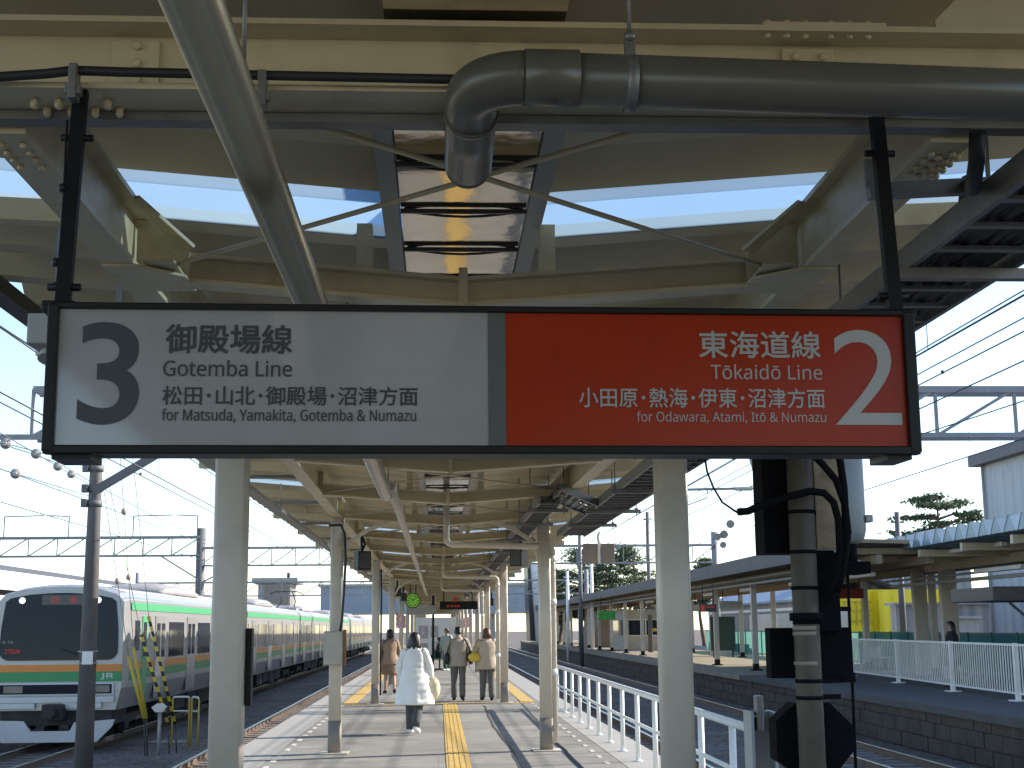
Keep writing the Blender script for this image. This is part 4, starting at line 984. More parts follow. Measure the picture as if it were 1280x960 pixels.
for x in (-28, 14): mb = MB(); mb.tube([(x, 132.2, ZG), (x, 132.2, 7)], .2, 10); link('post', mb, GANT, g3)
def catenary(x, zm, zc, lab, y0=2, y1=200):
    t = thing('overhead_line', lab, 'overhead wire', (x, y0, zm), 0, 'overhead lines')
    mb = MB(); P = []
    n = 80
    for k in range(n + 1):
        y = y0 + (y1 - y0) * k / n; u = ((y - 31) / 49) % 1; P.append((x, y, zm - .5 * (1 - (2 * u - 1) ** 2)))
    mb.tube(P, .011, 6); link('messenger_wire', mb, WIRE, t)
    mb = MB(); mb.tube([(x, y0, zc), (x, 80, zc), (x, y1, zc)], .010, 6); link('contact_wire', mb, WIRE, t)
    mb = MB()
    for p in P[::2]: mb.tube([p, (x, p[1], zc)], .004, 4)
    link('dropper_wire', mb, WIRE, t)
catenary(-4.35, 5.1, 4.0, 'overhead line above the empty track beside the left platform edge')
catenary(-8.53, 5.4, 4.15, 'overhead line above the green striped train')
catenary(4.35, 5.0, 4.05, 'overhead line above the track beside the white railing')
catenary(8.55, 5.2, 4.3, 'overhead line above the track beside the stone platform wall')
for i, (x, z, lab) in enumerate(((8.7, 6.55, 'high feeder wire with a bead, topmost beside the sign end marked 2'), (8.9, 6.25, 'high feeder wire, second from the top beside the sign end marked 2'), (8.3, 5.75, 'feeder wire, third from the top beside the sign end marked 2'), (8.55, 5.45, 'feeder wire, lowest of the four beside the sign end marked 2'),
                             (-6.3, 6.0, 'feeder wire above the round grey pole'), (-10.6, 5.6, 'feeder wire on the far side of the train'), (-6.8, 5.2, 'thin feeder wire passing the lamp housing'))):
    mb = MB(); mb.tube([(x, 4, z), (x, 31, z - .05), (x, 80, z - .1), (x, 132, z - .1)], .013, 6)
    for y in (11.0 + i * 1.7, 17.5 + i * 2.3, 26 + i): mb.ball((x, y, z - .02), .035, 8, 6)
    solo('feeder_wire', mb, WIRE, lab, 'overhead wire', 'feeder wires')
Y = 33; t = thing('strain_wire', 'strain wire with a cluster of four insulators in the sky above the far roof', 'wire', at(905, 668, Y=Y), 0, 'strain wires with insulators')
mb = MB(); mb.tube([at(860, 720, Y=Y), at(905, 668, Y=Y), at(960, 610, Y=Y)], .006, 6); link('wire', mb, WIRE, t)
for x, y, r in ((913, 655, .10), (905, 668, .10), (897, 671, .085), (904, 681, .08)):
    mb = MB(); mb.disc(at(x, y, Y=Y), (.3, 1, .2), r, .05, 16); link('insulator', mb, mat('insulator_grey', (.30, .28, .27), .35), t)
for px_, yt, yb_, Y, lab, m in ((724, 640, 760, 95, 'slim dark pole rising behind the pines', POLEC), (709, 714, 760, 110, 'white pole in front of the leftmost pine', WHITEP), (739, 700, 750, 105, 'thin white pole behind the hanging brown panels', WHITEP), (1121, 640, 720, 62, 'short dark pole standing beside the lone pine', POLEC), (809, 640, 760, 90, 'dark pole rising beside the near column', POLEC)):
    a = at(px_, yt, Y=Y); mb = MB(); mb.tube([(a.x, Y, ZG), (a.x, Y, a.z)], [.16, .12], 10); mb.box(a.x - .3, a.x + .3, Y - .05, Y + .05, a.z - .5, a.z - .42)
    solo('pole', mb, m, lab, 'pole', 'poles beyond the far platform')

# ================================================================== OPPOSITE PLATFORM
FASC = mat('far_canopy_fascia', (.13, .115, .115), .75, var=.15, scale=1.2, dirt=(.09, .085, .09), damt=.5, stretch=(1, 2, .3))
WOOD = mat('far_canopy_underside', (.28, .225, .15), .7, var=.15, dirt=(.2, .15, .1), damt=.4)
fc = thing('far_canopy', 'old dark-edged canopy over the opposite platform, long gently sloping roof', 'canopy', (12, 36, 0))
FX = 10.5
mb = MB(); mb.box(FX, FX + .12, 36.5, 160, 3.45, 3.93); link('fascia', mb, FASC, fc)
mb = MB(); mb.add([(FX + .12, 36.5, 3.90), (17.5, 36.5, 3.7), (FX + .12, 160, 3.90), (17.5, 160, 3.7), (FX + .12, 36.5, 3.80), (17.5, 36.5, 3.6), (FX + .12, 160, 3.80), (17.5, 160, 3.6)], [(0, 2, 3, 1), (4, 5, 7, 6), (0, 1, 5, 4), (2, 6, 7, 3), (1, 3, 7, 5), (0, 4, 6, 2)]); link('roof_deck', mb, WOOD, fc)
mb = MB()
y = 37.0
while y < 158: mb.box(FX + .15, 17.2, y, y + .12, 3.50, 3.66); y += 1.5
link('rafters', mb, WOOD, fc)['kind'] = 'stuff'
mb = MB()
for x in (11.6, 13.0, 15.8): mb.box(x, x + .16, 36.5, 160, 3.22, 3.46)
link('long_beam', mb, WOOD, fc)
mb = MB(); mb.tube([(11.3, 36.5, 3.12), (11.3, 150, 3.12)], .05, 8); mb.tube([(11.15, 36.5, 3.3), (11.15, 150, 3.3)], .03, 8); link('roof_pipe', mb, GREYP, fc)
y = 44.5
k = 0
while y < 158:
    for x in (11.7, 15.9):
        mb = MB(); mb.bevbox(x - .1, x + .1, y - .1, y + .1, .05, 3.22, .01); c = link('column', mb, CREAMCOL, fc)
        m2 = MB(); m2.bevbox(x - .2, x + .2, y - .2, y + .2, 0, .05, .01); m2.bevbox(x - .104, x + .104, y - .104, y + .104, .05, .25, .004); link('column_foot', m2, BLACK, c)
        if k == 0 and x < 12: m3 = MB(); m3.bevbox(x - .18, x + .16, y - .3, y - .1, 1.25, 1.85, .02); link('column_box', m3, GREYP, c)
    y += 7.2; k += 1
for y in (39, 46, 54, 62, 71, 80): 
    mb = MB(); mb.bevbox(12.2, 12.35, y, y + 2.4, 2.98, 3.10, .02); lamp = link('strip_lamp', mb, WHITEP, fc)
    mb = MB(); mb.box(12.26, 12.29, y + .3, y + .33, 3.1, 3.4); mb.box(12.26, 12.29, y + 2.0, y + 2.03, 3.1, 3.4); link('lamp_rod', mb, GREYP, lamp)

# near zigzag canopy on the right
zc_ = thing('zigzag_canopy', 'canopy with a blue-grey zigzag folded roof edge on thick columns', 'canopy', (15, 36, 0))
ZIG = mat('folded_roof_blue_grey', (.22, .30, .37), .4, metal=.3, var=.08)
mb = MB(); E0, E1 = 12.5, 20.0
y = 22.0
def zz(x): return 3.62 - .05 * (x - E0)
while y < 41.2:
    P = [(y, .0), (y + .10, .0), (y + .375, .36), (y + .475, .36), (y + .75, 0)]
    for (a, za), (b, zb_) in zip(P[:-1], P[1:]):
        mb.add([(E0, a, zz(E0) + za), (E1, a, zz(E1) + za), (E0, b, zz(E0) + zb_), (E1, b, zz(E1) + zb_), (E0, a, zz(E0) + za + .02), (E1, a, zz(E1) + za + .02), (E0, b, zz(E0) + zb_ + .02), (E1, b, zz(E1) + zb_ + .02)], [(0, 1, 3, 2), (4, 6, 7, 5), (0, 2, 6, 4), (1, 5, 7, 3)])
    mb.add([(E0 + .01, y + .10, zz(E0) + .01), (E0 + .01, y + .375, zz(E0) + .35), (E0 + .01, y + .475, zz(E0) + .35), (E0 + .01, y + .75, zz(E0) + .01)], [(0, 1, 2, 3)])
    y += .75
link('folded_roof', mb, ZIG, zc_)
mb = MB(); mb.box(15.0, 15.2, 22, 42.5, 3.22, 3.46); mb.box(18.2, 18.4, 22, 42.5, 3.1, 3.34); link('long_beam', mb, CREAM, zc_)
mb = MB()
for y in (24, 27, 30, 33, 36, 39, 42): mb.box(E0 + .1, 19.5, y, y + .14, 3.38, 3.56)
link('cross_beam', mb, CREAM, zc_)
for k in range(8):
    mb = MB(); mb.bevbox(13.4, 13.55, 23 + k * 2.4, 24.9 + k * 2.4, 3.46, 3.56, .02); link('strip_lamp', mb, WHITEP, zc_)
for px_, Y, w in ((1150, 45, 24), (1186, 42, 28)):
    a = at(px_, 760, Y=Y); hw = w / 2 / F * Y * .72; mb = MB(); mb.bevbox(a.x - hw, a.x + hw, Y - .12, Y + .12, 0, 3.3, .02); link('column', mb, CREAMCOL, zc_)
mb = MB(); mb.bevbox(14.55, 14.68, 22, 44.5, 2.78, 2.88, .01); mb.tube([(14.4, 22, 2.98), (14.4, 44.5, 2.98)], .035, 8); link('cable_channel', mb, GREYP, zc_)
mb = MB(); mb.bevbox(14.2, 14.35, 33.5, 36.5, 2.95, 3.06, .02); link('strip_lamp', mb, WHITEP, zc_)

# white picket fence
pf = thing('picket_fence', 'white steel picket fence on the opposite platform in front of the dark figure', 'fence', (12.8, 36, 0))
PP = [Vector((13.25, 45, 0)), Vector((13.0, 39.5, 0)), Vector((12.6, 34.2, 0)), Vector((12.35, 29.7, 0)), Vector((12.1, 25.2, 0))]
for a, b in zip(PP[:-1], PP[1:]):
    mb = MB(); d = b - a; n = int(d.length / .16)
    mb.bar(a + Vector((0, 0, 1.18)), b + Vector((0, 0, 1.18)), .05, .05); mb.bar(a + Vector((0, 0, .16)), b + Vector((0, 0, .16)), .04, .04)
    for k in range(1, n): p = a + d * k / n; mb.bar(p + Vector((0, 0, .17)), p + Vector((0, 0, 1.16)), .022, .022)
    link('picket_panel', mb, WHITEP, pf)
for p in PP: mb = MB(); mb.bevbox(p.x - .05, p.x + .05, p.y - .05, p.y + .05, 0, 1.22, .006); mb.bevbox(p.x - .16, p.x + .16, p.y - .16, p.y + .16, 0, .025, .004); link('post', mb, WHITEP, pf)
# green mesh fence
gf = thing('mesh_fence', 'teal green mesh fence behind the platform benches and the white picket fence', 'fence', (17.6, 50, 0))
mb = MB(); mb.box(17.6, 17.61, 36, 92, .1, 1.3); link('mesh', mb, MESHGREEN, gf)
GRN = mat('fence_green', (.04, .20, .17), .5, var=.1)
mb = MB(); mb.box(17.57, 17.60, 36, 92, 1.28, 1.34); mb.box(17.57, 17.60, 36, 92, .08, .12); link('rail', mb, GRN, gf)
for k in range(28): mb = MB(); mb.bevbox(17.54, 17.60, 36 + k * 2, 36.06 + k * 2, 0, 1.36, .006); link('post', mb, GRN, gf)
# benches
def bench(x, y, lab, n=5, m=WHITEP):
    t = thing('platform_bench', lab, 'bench', (x, y, 0), PI / 2, 'platform benches')
    mb = MB()
    for k in range(n):
        xx = -n * .25 + k * .5
        mb.bevbox(xx + .03, xx + .45, -.22, .2, .40, .44, .015); mb.prism([(xx + .03, .46), (xx + .45, .46), (xx + .42, .82), (xx + .06, .82)], .18, .22)
    link('seat', mb, m, t, True)
    mb = MB(); mb.box(-n * .25, n * .25, -.03, .03, .34, .40)
    for xx in (-n * .2, n * .2): mb.box(xx - .03, xx + .03, -.2, .2, 0, .04); mb.box(xx - .03, xx + .03, -.03, .03, .04, .34)
    link('bench_frame', mb, BLACK, t, True)
bench(16.4, 52, 'row of white seats by the teal fence, beside the black signal backboard', 4)
bench(16.4, 62.5, 'row of white seats by the teal fence, beside the white cabinet', 5)
bench(14.6, 84, 'row of blue-grey seats between the far columns', 5, mat('seat_blue', (.25, .35, .5), .4))
# cabinets, kiosk, display, signs
vm = thing('vending_machine', 'white drinks vending machine standing by the far benches', 'vending machine', (15.6, 55.5, 0))
mb = MB(); mb.bevbox(15.1, 15.9, 56.6, 57.8, 0, 1.85, .02); link('cabinet', mb, WHITEP, vm)
mb = MB(); mb.box(15.08, 15.099, 56.7, 57.4, .9, 1.7); link('display_window', mb, mat('vending_window', (.35, .33, .32), .3, var=.8, scale=14), vm)
mb = MB(); mb.box(15.08, 15.099, 56.8, 57.5, .3, .5); link('delivery_slot', mb, BLACK, vm)
mb = MB(); mb.bevbox(14.9, 15.9, 76.0, 77.0, 0, 1.9, .02); mb.box(14.88, 14.899, 76.1, 76.9, 1.0, 1.75); solo('cabinet', mb, mat('cabinet_pale', (.55, .53, .50), .6, var=.25, scale=5), 'pale cabinet between the far columns with patchy posters', 'cabinet')
ks = thing('platform_kiosk', 'cream platform kiosk with a wide window under the far canopy', 'kiosk', (14, 100, 0))
mb = MB(); mb.bevbox(12.6, 15.5, 95, 103, 0, 2.75, .02); link('wall', mb, mat('kiosk_wall', (.50, .44, .34), .7, dirt=(.3, .24, .16), damt=.4), ks)
mb = MB(); mb.box(12.9, 15.2, 94.96, 95.0, 1.05, 2.05); w = link('window', mb, TGLASS, ks)
mb = MB(); mb.box(12.85, 15.25, 94.94, 94.97, 2.05, 2.12); mb.box(12.85, 15.25, 94.94, 94.97, .98, 1.05); mb.box(14.0, 14.08, 94.94, 94.97, 1.05, 2.05); link('frame', mb, WHITEP, w)
mb = MB(); mb.box(12.56, 12.6, 96, 102, 1.05, 2.05); link('window', mb, TGLASS, ks)
mb = MB(); mb.bevbox(14.3, 15.0, 94.3, 94.5, 1.3, 1.5, .02); link('counter', mb, mat('counter_yellow', (.6, .5, .1), .5), ks)
gs = thing('green_sign', 'green lit sign hanging under the far canopy beside the kiosk', 'sign', (10.9, 80, 2.5))
a = at(758, 770, Y=78); mb = MB(); mb.bevbox(a.x - .45, a.x + .5, 78, 78.15, a.z - .2, a.z + .27, .02); link('sign_face', mb, mat('green_sign_face', (.03, .22, .03), .5, var=.6, scale=6, emit=(.03, .4, .03), estr=.03), gs)
mb = MB(); mb.box(a.x - .3, a.x - .27, 78.05, 78.08, a.z + .27, 3.3); mb.box(a.x + .3, a.x + .33, 78.05, 78.08, a.z + .27, 3.3); link('sign_hanger', mb, BLACK, gs)
a = at(885, 760, Y=52); t = thing('departure_board', 'small dark display with a red line under the far canopy', 'display', (a.x, 52, 2.3))
mb = MB(); mb.bevbox(a.x - .33, a.x + .33, 52, 52.2, a.z - .14, a.z + .14, .015); link('display_case', mb, mat('display_grey', (.06, .07, .06), .4), t)
mb = MB(); mb.box(a.x - .27, a.x - .12, 51.985, 51.999, a.z - .10, a.z + .10); mb.box(a.x - .05, a.x + .25, 51.985, 51.999, a.z + .02, a.z + .06); link('display_text', mb, REDL, t)
mb = MB(); mb.box(a.x - .2, a.x - .17, 52.05, 52.1, a.z + .14, 3.3); mb.box(a.x + .2, a.x + .23, 52.05, 52.1, a.z + .14, 3.3); link('display_hanger', mb, BLACK, t)
a = at(1060, 742, Y=48); mb = MB(); mb.bevbox(a.x - .55, a.x + .55, 48, 48.15, a.z - .17, a.z + .17, .01); mb.box(a.x - .4, a.x - .37, 48.05, 48.09, a.z + .17, 3.4); mb.box(a.x + .4, a.x + .43, 48.05, 48.09, a.z + .17, 3.4)
solo('red_sign', mb, mat('dull_red_sign', (.30, .035, .02), .5), 'dull red hanging sign beside the signal in front of the yellow building', 'sign')
for i, (x, y, w, lab) in enumerate(((12.6, 60, .5, 'white hanging board near the small dark display under the far canopy'), (12.4, 70, .7, 'pale hanging board near the green sign under the far canopy'), (13.2, 88, .6, 'pale hanging board in front of the kiosk under the far canopy'))):
    t = thing('hanging_board', lab, 'sign', (x, y, 2.4)); mb = MB(); mb.bevbox(x - w, x + w, y, y + .12, 2.35, 2.68, .01); link('board_face', mb, mat('board_pale', (.42, .42, .40), .5, var=.3, scale=4), t)
    for dx in (-w * .7, w * .7): mb = MB(); mb.box(x + dx - .015, x + dx + .015, y + .04, y + .07, 2.68, 3.25); link('board_hanger', mb, BLACK, t)
for x, y, h, m, lab in ((14.2, 73, 2.1, mat('dark_green_board', (.03, .06, .05), .6), 'dark green board standing behind the front row of far columns'),):
    t = thing('standing_board', lab, 'board', (x, y, 0)); mb = MB(); mb.bevbox(x, x + 1.3, y, y + .1, .35, h, .01); link('board_face', mb, m, t)
    for dx in (.1, 1.1): mb = MB(); mb.box(x + dx, x + dx + .08, y + .02, y + .08, 0, .35); link('leg', mb, DARKSTEEL, t)
t = thing('litter_bin', 'double grey litter bin beside the white vending machine', 'bin', (15.3, 54, 0))
for dy in (0, .6): mb = MB(); mb.loft([rrect(15.4, 54 + dy, r, r, .05, z) for z, r in ((0, .22), (.85, .24), (.92, .18))]); link('bin_body', mb, GREYP, t)
# near the opposite platform edge: roof corner and cabinet at the right
mb = MB(); a = at(1230, 742, Y=30); mb.bevbox(a.x, a.x + 4, 29.5, 32, a.z - .17, a.z + .14, .02); mb.box(a.x + .85, a.x + .95, 29.7, 29.8, -0.0, a.z - .17); mb.bar((a.x + .9, 29.75, a.z - .6), (a.x + .45, 29.75, a.z - .2), .05, .05)
solo('shelter', mb, DARKSTEEL, 'flat dark shelter roof on a slim bracketed post by the grey warehouse', 'shelter')

# ================================================================== BUILDINGS BEYOND
def ribbed(name, col, freq, axis):
    m = bpy.data.materials.new(name); m.use_nodes = True; nt = m.node_tree; N = nt.nodes; L = nt.links; b = N['Principled BSDF']; b.inputs['Roughness'].default_value = .5
    tc = N.new('ShaderNodeTexCoord'); sp = N.new('ShaderNodeSeparateXYZ'); L.new(tc.outputs['Object'], sp.inputs[0])
    ad = N.new('ShaderNodeMath'); ad.operation = 'ADD'; L.new(sp.outputs[0], ad.inputs[0]); L.new(sp.outputs[1], ad.inputs[1])
    mu = N.new('ShaderNodeMath'); mu.operation = 'MULTIPLY'; mu.inputs[1].default_value = freq; L.new(ad.outputs[0], mu.inputs[0])
    si = N.new('ShaderNodeMath'); si.operation = 'SINE'; L.new(mu.outputs[0], si.inputs[0])
    bp = N.new('ShaderNodeBump'); bp.inputs['Strength'].default_value = .8; bp.inputs['Distance'].default_value = .06; L.new(si.outputs[0], bp.inputs['Height']); L.new(bp.outputs[0], b.inputs['Normal'])
    n = N.new('ShaderNodeTexNoise'); n.inputs['Scale'].default_value = .6; L.new(tc.outputs['Object'], n.inputs['Vector'])
    r = N.new('ShaderNodeValToRGB'); r.color_ramp.elements[0].color = tuple(c * .85 for c in col) + (1,); r.color_ramp.elements[1].color = tuple(col) + (1,); L.new(n.outputs[0], r.inputs[0]); L.new(r.outputs[0], b.inputs['Base Color'])
    return m
YB = ribbed('yellow_cladding', (.86, .68, .02), 9, 0)
GB = ribbed('grey_blue_cladding', (.36, .40, .46), 7, 0)
GB2 = ribbed('dull_grey_cladding', (.24, .25, .27), 9, 0)
wh = thing('warehouse', 'tall pale grey ribbed warehouse with a dark roof edge', 'building', (30, 46, ZG))
a = at(1228, 600, Y=60); zt = at(1228, 583, Y=60).z
mb = MB(); mb.box(a.x, a.x + 12, 33, 60, ZG, zt); link('wall', mb, GB, wh)
mb = MB(); mb.box(a.x - .45, a.x + 12.4, 32.6, 60.4, zt, zt + .5); link('roof', mb, mat('dark_roof_edge', (.09, .09, .11), .6), wh)
mb = MB(); mb.tube([(a.x - .1, 59.7, zt), (a.x - .1, 59.7, ZG)], .07, 8); link('downpipe', mb, GREYP, wh)
yb = thing('yellow_building', 'bright yellow clad building beyond the teal fence', 'building', (26, 80, ZG))
a = at(1050, 790, Y=80); b = at(1200, 790, Y=80); zt = at(1100, 737, Y=80).z
mb = MB(); mb.box(a.x, b.x, 80, 81, ZG, zt); mb.box(a.x + 2.2, a.x + 4.2, 79.4, 79.99, ZG, zt - .02); link('wall', mb, YB, yb)
mb = MB()
for k in range(5): mb.box(a.x + .3 + k * .35, a.x + .36 + k * .35, 79.9, 79.99, 1.6, 3.0)
for z in (1.8, 2.4, 2.9): mb.box(a.x + .2, a.x + 1.95, 79.92, 79.985, z, z + .06)
link('balcony_bars', mb, mat('yellow_bars', (.5, .4, .02), .5), yb)
gs2 = thing('grey_shed', 'low grey corrugated shed with a shuttered door behind the fence', 'building', (31, 70, ZG))
a = at(1122, 800, Y=70); b = at(1262, 800, Y=70); zt = at(1180, 756, Y=70).z
mb = MB(); mb.box(a.x, b.x, 70, 70.9, ZG, zt); link('wall', mb, GB2, gs2)
mb = MB(); mb.box(a.x - .2, b.x, 69.7, 71.2, zt, zt + .12); link('roof', mb, mat('shed_roof', (.22, .24, .27), .5), gs2)
c = at(1197, 790, Y=70); mb = MB(); mb.box(c.x - .2, c.x + 1.1, 69.93, 70, ZG, c.z + .65); mb.box(c.x - .3, c.x + 1.2, 69.7, 70, c.z + .66, c.z + .8); link('door', mb, mat('shed_door', (.34, .35, .35), .5), gs2)
# roof behind the zigzag canopy
pr = thing('pitched_roof_house', 'low building with a pale ridged roof behind the lone pine', 'building', (28, 95, ZG))
a = at(1078, 690, Y=95); b = at(1210, 660, Y=95)
mb = MB(); mb.prism([(a.x, a.z - .6), (at(1165, 668, Y=95).x, at(1165, 666, Y=95).z), (b.x, b.z - .4), (b.x, ZG), (a.x, ZG)], 95, 104); link('wall', mb, GB2, pr)
mb = MB(); m_ = at(1165, 668, Y=95)
for (p, q) in (((a.x - .5, a.z - .55), (m_.x, m_.z + .25)), ((m_.x, m_.z + .25), (b.x + .6, b.z - .3))): mb.bar((p[0], 99.5, p[1]), (q[0], 99.5, q[1]), 10, .18)
link('roof', mb, mat('pale_roof_metal', (.36, .38, .42), .4, metal=.3), pr)
# white hoardings behind the fence
hb = thing('white_hoarding', 'row of bright white hoarding panels behind the teal fence', 'hoarding', (20, 64, ZG))
for k, (y0, y1, z1) in enumerate(((80, 84.4, 2.3), (84.5, 88, 2.3), (88.1, 92, 2.3), (138, 145, 2.6), (145.1, 153, 2.6), (69.6, 71.5, 2.5))):
    mb = MB(); mb.bevbox(20.5, 20.6, y0, y1, ZG, z1, .01); link('panel', mb, WHITEP, hb)
bl = thing('blue_roof_house', 'long low house with a blue-grey roof behind the far benches', 'building', (28, 108, ZG))
mb = MB(); mb.box(24, 32, 92, 124, ZG, 3.4); link('wall', mb, GB2, bl)
mb = MB(); mb.prism([(23.4, 3.3), (28, 5.2), (32.6, 3.3), (32.6, 3.15), (28, 5.05), (23.4, 3.15)], 91.5, 124.5); link('roof', mb, mat('blue_roof', (.16, .20, .28), .5), bl)
mb = MB(); mb.bar((23.9, 92, 2.7), (23.9, 124, 2.7), .04, .2); link('trim', mb, WHITEP, bl)

tb = thing('added_shade_building', 'tall plain block added out of view to shade the near platform end', 'building', (30, 14, ZG))  # added unseen block that keeps the sun off the near bay and columns
mb = MB(); mb.box(24, 36, 5.0, 18.5, ZG, 15.4); link('wall', mb, CONC, tb)
for z in (2, 5.5, 9, 12.5):
    mb = MB()
    for k in range(3): mb.box(23.96, 24.0, 8.8 + k * 3, 10.8 + k * 3, z, z + 1.7)
    link('window', mb, TGLASS, tb)
mb = MB(); mb.box(23.7, 36.3, 4.7, 18.8, 15.4, 15.7); link('roof', mb, CONC, tb)
# footbridge with stairs far away
fb = thing('footbridge', 'grey covered footbridge crossing all tracks in the distance', 'footbridge', (0, 168, ZG))
mb = MB(); mb.box(-14, 12.2, 168, 172, 3.6, 6.6); link('deck_wall', mb, ribbed('bridge_cladding', (.30, .34, .40), 5, 0), fb)
mb = MB(); mb.box(-14.3, 12.5, 167.7, 172.3, 6.6, 6.9); mb.box(-14.2, 12.4, 167.8, 172.2, 3.3, 3.6); link('roof', mb, GREYP, fb)
for x in (-10.5, -1.8, 1.8, 6.5, 11): mb = MB(); mb.box(x - .3, x + .3, 169, 170, ZG, 3.3); link('pier', mb, CONC, fb)
sh = thing('stair_tower', 'white slanted stair tower at the end of the footbridge', 'building', (12, 150, ZG))
a0 = at(663, 705, Y=152); a1 = at(695, 705, Y=152); a2 = at(706, 765, Y=152); a3 = at(652, 765, Y=152)
mb = MB(); mb.prism([(a0.x, a0.z), (a1.x, a1.z), (a2.x + .8, 0), (a3.x + 1.5, 0)], 152, 158); link('wall', mb, WHITEP, sh)
mb = MB(); mb.prism([(a0.x - .35, a0.z - .1), (a0.x - .02, a0.z + .02), (a3.x + 1.4, .2), (a3.x + .9, .2)], 151.8, 158.2); link('dark_edge', mb, DARKSTEEL, sh)
st = thing('stair_house', 'brown slanted stair enclosure on the opposite platform under the far canopy', 'stair enclosure', (12.5, 120, 0))
mb = MB(); mb.prism([(12.2, 0), (12.9, 2.9), (15.5, 2.9), (16.2, 0)], 112, 122); link('wall', mb, mat('stair_brown', (.26, .20, .14), .7), st)
# concrete tower on the left
ct = thing('concrete_tower', 'square concrete lift tower with a flat overhanging roof behind the train', 'building', (-18, 150, ZG))
a = at(322, 760, Y=150); b = at(372, 760, Y=150); zt = at(345, 729, Y=150).z
mb = MB(); mb.box(a.x, b.x - .8, 150, 156, ZG, zt); link('wall', mb, CONC, ct)
mb = MB(); mb.box(at(331, 0 + 750, Y=150).x, at(361, 750, Y=150).x, 149.9, 150, 2, zt - .35); link('brown_panel', mb, mat('tower_brown', (.28, .23, .19), .7), ct)
mb = MB(); mb.box(a.x - .6, b.x, 149.4, 156.6, zt, zt + .55); link('roof', mb, CONC, ct)
mb = MB()
for k in range(5): mb.box(b.x - .799, b.x - .78, 150.6 + k * 1.1, 150.9 + k * 1.1, 3, zt - .4)
link('window', mb, TGLASS, ct)
mb = MB(); mb.box(a.x + 2.8, a.x + 3.1, 152, 152.3, zt + .55, zt + 1.2); link('roof_mast', mb, DARKSTEEL, ct)
# canopy of the platform beyond the train
lc = thing('left_canopy', 'long grey roofed canopy with white fascia on the platform behind the train', 'canopy', (-13, 40, 0))
mb = MB(); mb.add([(-11.5, 30, 3.25), (-14.5, 30, 3.85), (-11.5, 150, 3.25), (-14.5, 150, 3.85), (-18, 30, 3.3), (-18, 150, 3.3)], [(0, 1, 3, 2), (1, 4, 5, 3)])
mb.add([(-11.5, 30, 3.15), (-14.5, 30, 3.15), (-11.5, 150, 3.15), (-14.5, 150, 3.15), (-18, 30, 3.15), (-18, 150, 3.15)], [(0, 2, 3, 1), (1, 3, 5, 4)]); link('roof', mb, mat('left_roof', (.10, .10, .105), .7, var=.12), lc)
mb = MB(); mb.box(-11.5, -11.38, 30, 150, 2.75, 3.24); link('fascia', mb, WHITEP, lc)
y = 34
while y < 150: mb = MB(); mb.bevbox(-14.1, -13.9, y, y + .2, 0, 3.15, .01); link('column', mb, CREAMCOL, lc); y += 9
mb = MB(); mb.box(-18, -11.2, 28, 160, ZG, 0); struct('outer_platform', mb, COPE)
for k, (y, s) in enumerate(((60, .8), (76, .6), (96, .9), (52, .55))):
    mb = MB(); mb.bevbox(-14.6, -14.4, y, y + .2, 3.7, 4.5 * s + 1.1, .01); link('roof_vent', mb, GREYP, lc)

# ================================================================== TREES
BARK = mat('pine_bark', (.10, .075, .055), .9, var=.3)
NEED = mat('pine_needles', (.055, .085, .035), .7, var=.5, scale=.9)
def pine(name, base, H, spread, lab, seed, lean=0.0, n_layers=9, dens=1.0, bare=.35, cat='tree', grp='pine trees', flat=.42, nbr=4):
    rg = random.Random(seed); t = thing(name, lab, cat, base, 0, grp)
    bx, by, bz = base; mb = MB(); P = []
    for k in range(9):
        u = k / 8; P.append(Vector((bx + lean * u * H + .25 * math.sin(u * 5 + seed), by + .2 * math.sin(u * 4 + 2 * seed), bz + u * H * .95)))
    mb.tube(P, [H * .022 * (1 - .85 * k / 8) + .02 for k in range(9)], 8)
    clumps = []
    for l in range(n_layers):
        u = bare + (1 - bare) * l / (n_layers - 1) * .97
        p = P[int(u * 8)].lerp(P[min(8, int(u * 8) + 1)], u * 8 - int(u * 8))
        nb = nbr if l < n_layers - 1 else 2
        for q in range(nb):
            a = rg.uniform(0, 2 * PI); reach = spread * (1.0 - .62 * ((u - bare) / (1 - bare)) ** 1.3) * rg.uniform(.45, 1.05)
            e = p + Vector((math.cos(a) * reach, math.sin(a) * reach, reach * rg.uniform(-.05, .28)))
            mid = p.lerp(e, .5) + Vector((0, 0, reach * .10))
            mb.tube([p, mid, e], [H * .008 + .02, H * .005 + .015, .012], 5)
            for v in (.55, .8, 1.0): clumps.append((p.lerp(e, v) + Vector((rg.uniform(-.3, .3), rg.uniform(-.3, .3), .12)), spread * rg.uniform(.13, .24)))
    link('trunk', mb, BARK, t)
    mb = MB()
    for c, r in clumps:
        for k in range(int(70 * dens)):
            d = Vector((rg.gauss(0, 1), rg.gauss(0, 1), rg.gauss(0, flat))) * r * .62
            o = c + d; s = rg.uniform(.08, .2) * (H / 11)
            u = Vector((rg.uniform(-1, 1), rg.uniform(-1, 1), rg.uniform(-.2, 1))).normalized(); w = u.cross(Vector((rg.uniform(-1, 1), rg.uniform(-1, 1), rg.uniform(-1, 1)))).normalized()
            mb.add([o - u * s - w * s * .3, o - u * s * .2 + w * s * .5, o + u * s, o + w * s * -.35], [(0, 1, 2, 3)])
    link('crown', mb, NEED, t)
def pine_at(px_, ytop, Y, spread_px, lab, seed, **k):
    a = at(px_, ytop, Y=Y); pine('pine_tree', (a.x, Y, ZG), a.z - ZG + .5, spread_px * Y / F, lab, seed, dens=1.35, **k)
pine_at(728, 690, 140, 52, 'tall pine behind the hanging brown panels, with open layered crown', 3)
pine_at(790, 684, 140, 55, 'tall pine rising directly beside the near column', 11)
pine_at(700, 715, 150, 32, 'smaller pine next to the white stair tower', 5)
